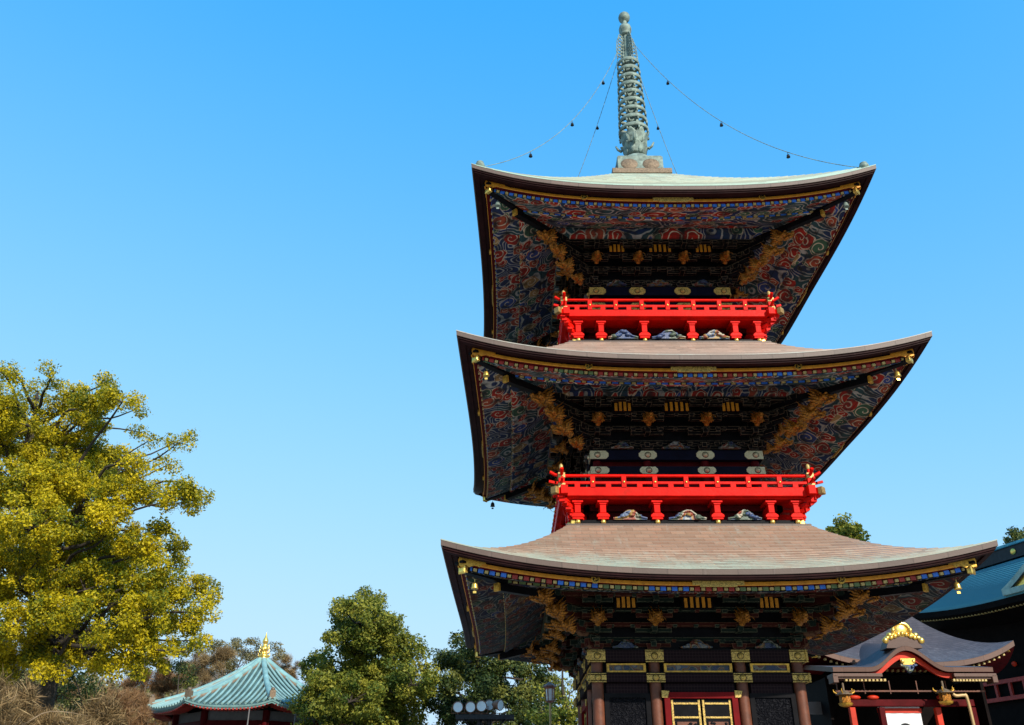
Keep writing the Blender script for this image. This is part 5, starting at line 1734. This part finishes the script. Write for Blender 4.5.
# ================================================================== LARGE HALL WITH TEAL ROOF (runs towards the viewer on the right)
ef = at(893, 622, 17.5)                       # far eave corner
en = Vector((13.4, 10.0, 8.46)); e0 = Vector((11.64, 15.0, 8.54))
ed = (en - e0); ed.z = 0; ed.normalize()
nd = Vector((-ed.y, ed.x, 0))
if nd.x < 0: nd = -nd
hall = empty('main_hall', (ef.x, ef.y, 0))
tag(hall, 'large temple hall with broad teal copper roof and dark eaves at the right edge', 'hall')
HO = Vector((ef.x, ef.y, 0))
LEN, RUN, EZ, RZ = 24.0, 7.6, 8.75, 12.25


def hp(a, b, z): return ed * a + nd * b + Vector((0, 0, z))     # a along the eave towards the viewer, b inwards


def hall_roof(u, v, back=False):
    a = LEN * u
    up = .55 * max(0, 1 - a / 5.5) ** 2.0 * (1 - v) + .55 * max(0, 1 - (LEN - a) / 5.5) ** 2.0 * (1 - v)
    a0 = -2.6 * v ** 1.2 * max(0, 1 - u * 1.0)
    z = EZ + (RZ - EZ) * (.62 * v + .38 * v * v) + up
    return hp(a + a0, RUN * v if not back else 2 * RUN - RUN * v, z)


mb = MB()
for bk in (False, True):
    N = 26
    for j in range(N):
        v0, v1 = j / N, (j + 1) / N
        nu = 40
        vs_ = []; fs = []; uvs = []
        for i in range(nu + 1): vs_.append(hall_roof(i / nu, v0, bk) + Vector((0, 0, .06)))
        for i in range(nu + 1): vs_.append(hall_roof(i / nu, v1, bk))
        for i in range(nu + 1): vs_.append(hall_roof(i / nu, v0, bk) - Vector((0, 0, .01)))
        m_ = nu + 1
        for i in range(nu):
            fs.append((i, i + 1, m_ + i + 1, m_ + i)); uvs.append([(LEN * i / nu, v0 * 8.6), (LEN * (i + 1) / nu, v0 * 8.6), (LEN * (i + 1) / nu, v1 * 8.6), (LEN * i / nu, v1 * 8.6)])
            fs.append((2 * m_ + i, 2 * m_ + i + 1, i + 1, i)); uvs.append([(LEN * i / nu, v0 * 8.6)] * 4)
        mb.add(vs_, fs, 0, uvs)
hr = mb.build('roof', M['teal_tile'], hall)
m2 = MB()
for bk in (False, True):
    m2.grid(lambda u, v: hall_roof(u, 0, bk) + Vector((0, 0, -.01 - .22 * v)), 40, 1)
    m2.grid(lambda u, v: hall_roof(u, 0, bk) + nd * (3.2 * v * (-1 if bk else 1)) + Vector((0, 0, -.24 - .75 * v)), 40, 2)
for u in (0, 1):
    m2.grid(lambda s, v: (hall_roof(u, v) if s < .5 else hall_roof(u, v, True)) + Vector((0, 0, -.15)), 1, 8)
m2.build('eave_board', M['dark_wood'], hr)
for i in range(90):
    q = hall_roof((i + .5) / 150, 0) + nd * .25 + Vector((0, 0, -.30))
    re_o = bpy.data.objects.new('rafter_end', re_me); COL.objects.link(re_o); re_o.parent = hr
    re_o.location = q; re_o.rotation_euler = (0, 0, math.atan2(ed.y, ed.x))
m2 = MB()
pr0 = hall_roof(0, 1); pr1 = hall_roof(1, 1)
mid = (pr0 + pr1) / 2
m2.box((mid.x, mid.y, mid.z + .28), ((pr1 - pr0).length, .5, .56), rz=math.atan2(ed.y, ed.x))
rdg = m2.build('ridge', M['steel'], hr)
m2 = MB(); m2.box((mid.x, mid.y, mid.z + .62), ((pr1 - pr0).length + .2, .66, .12), rz=math.atan2(ed.y, ed.x)); m2.build('ridge_cap', M['teal_tile'], hr)
for i in range(12):
    q = pr0.lerp(pr1, (i + .35) / 12) - nd * .26 + Vector((0, 0, .28))
    m2 = MB(); m2.lathe([(.15, 0), (.15, .03), (.08, .05), (0, .055)], 14, q, M=Matrix.Rotation(math.atan2(-nd.y, -nd.x), 4, 'Z') @ Matrix.Rotation(R(90), 4, 'Y'))
    m2.build('ridge_crest', M['gold_bright'], hr)
# dormer gable on the near part of the slope
g0 = at(1006, 592, 10.6)
aa = 5.75
GW = 3.4
m2 = MB(); m3 = MB(); m4 = MB()
apex_a = aa + GW


def dorm(s, f, dpt):
    """s -1/1 side, f 0 foot..1 apex"""
    q = hp(apex_a + s * (-1) * GW * (1 - f), -.05 + dpt, 0)
    q.z = EZ + .30 + 2.1 * f ** 1.12
    return q


for s in (-1, 1):
    m2.grid(lambda u, v: dorm(s, u, 6.0 * v), 12, 4, uvf=lambda u, v: (v * 6, u * 4))
    m2.grid(lambda u, v: dorm(s, u, 0) + Vector((0, 0, -.22 * v)), 12, 1, uvf=lambda u, v: (u * 4, v * .2))
    m3.grid(lambda u, v: dorm(s, u, .12) + Vector((0, 0, -.22 - .28 * v)), 12, 1)
    m4.grid(lambda u, v: dorm(s, u, .5).lerp(Vector((hp(apex_a, .25, 0).x, hp(apex_a, .25, 0).y, EZ + .5)), v), 8, 2)
m2.box(hp(apex_a, .02, EZ + .16), (2 * GW - .1, .24, .20), rz=math.atan2(ed.y, ed.x))
dg = m2.build('dormer_gable', M['patina_light'], hall)
m3.build('dormer_bargeboard', M['gold_bright'], dg)
m4.build('dormer_panel', M['orange_red'], dg)
m2 = MB(); m2.box(hp(LEN / 2, RUN, EZ / 2 + .05), (LEN - 1.4, RUN * 2 - 3.0, EZ + .1), rz=math.atan2(ed.y, ed.x))
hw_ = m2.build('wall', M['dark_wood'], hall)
m2 = MB()
for z in (6.2, 5.6): m2.box(hp(LEN / 2, 1.4, z), (LEN - 2, .12, .14), rz=math.atan2(ed.y, ed.x))
for i in range(30): m2.box(hp(2.5 + i * .65, 1.4, 5.9), (.10, .10, .5), rz=math.atan2(ed.y, ed.x))
m2.build('veranda_rail', M['redp'], hw_)
m2 = MB()
for i in range(24): m2.blob(hp(2.5 + i * .85, 1.42, 6.75 + .1 * (i % 2)), (.10, .10, .10), 7)
m2.build('bracket_ends', M['orange_red'], hw_)
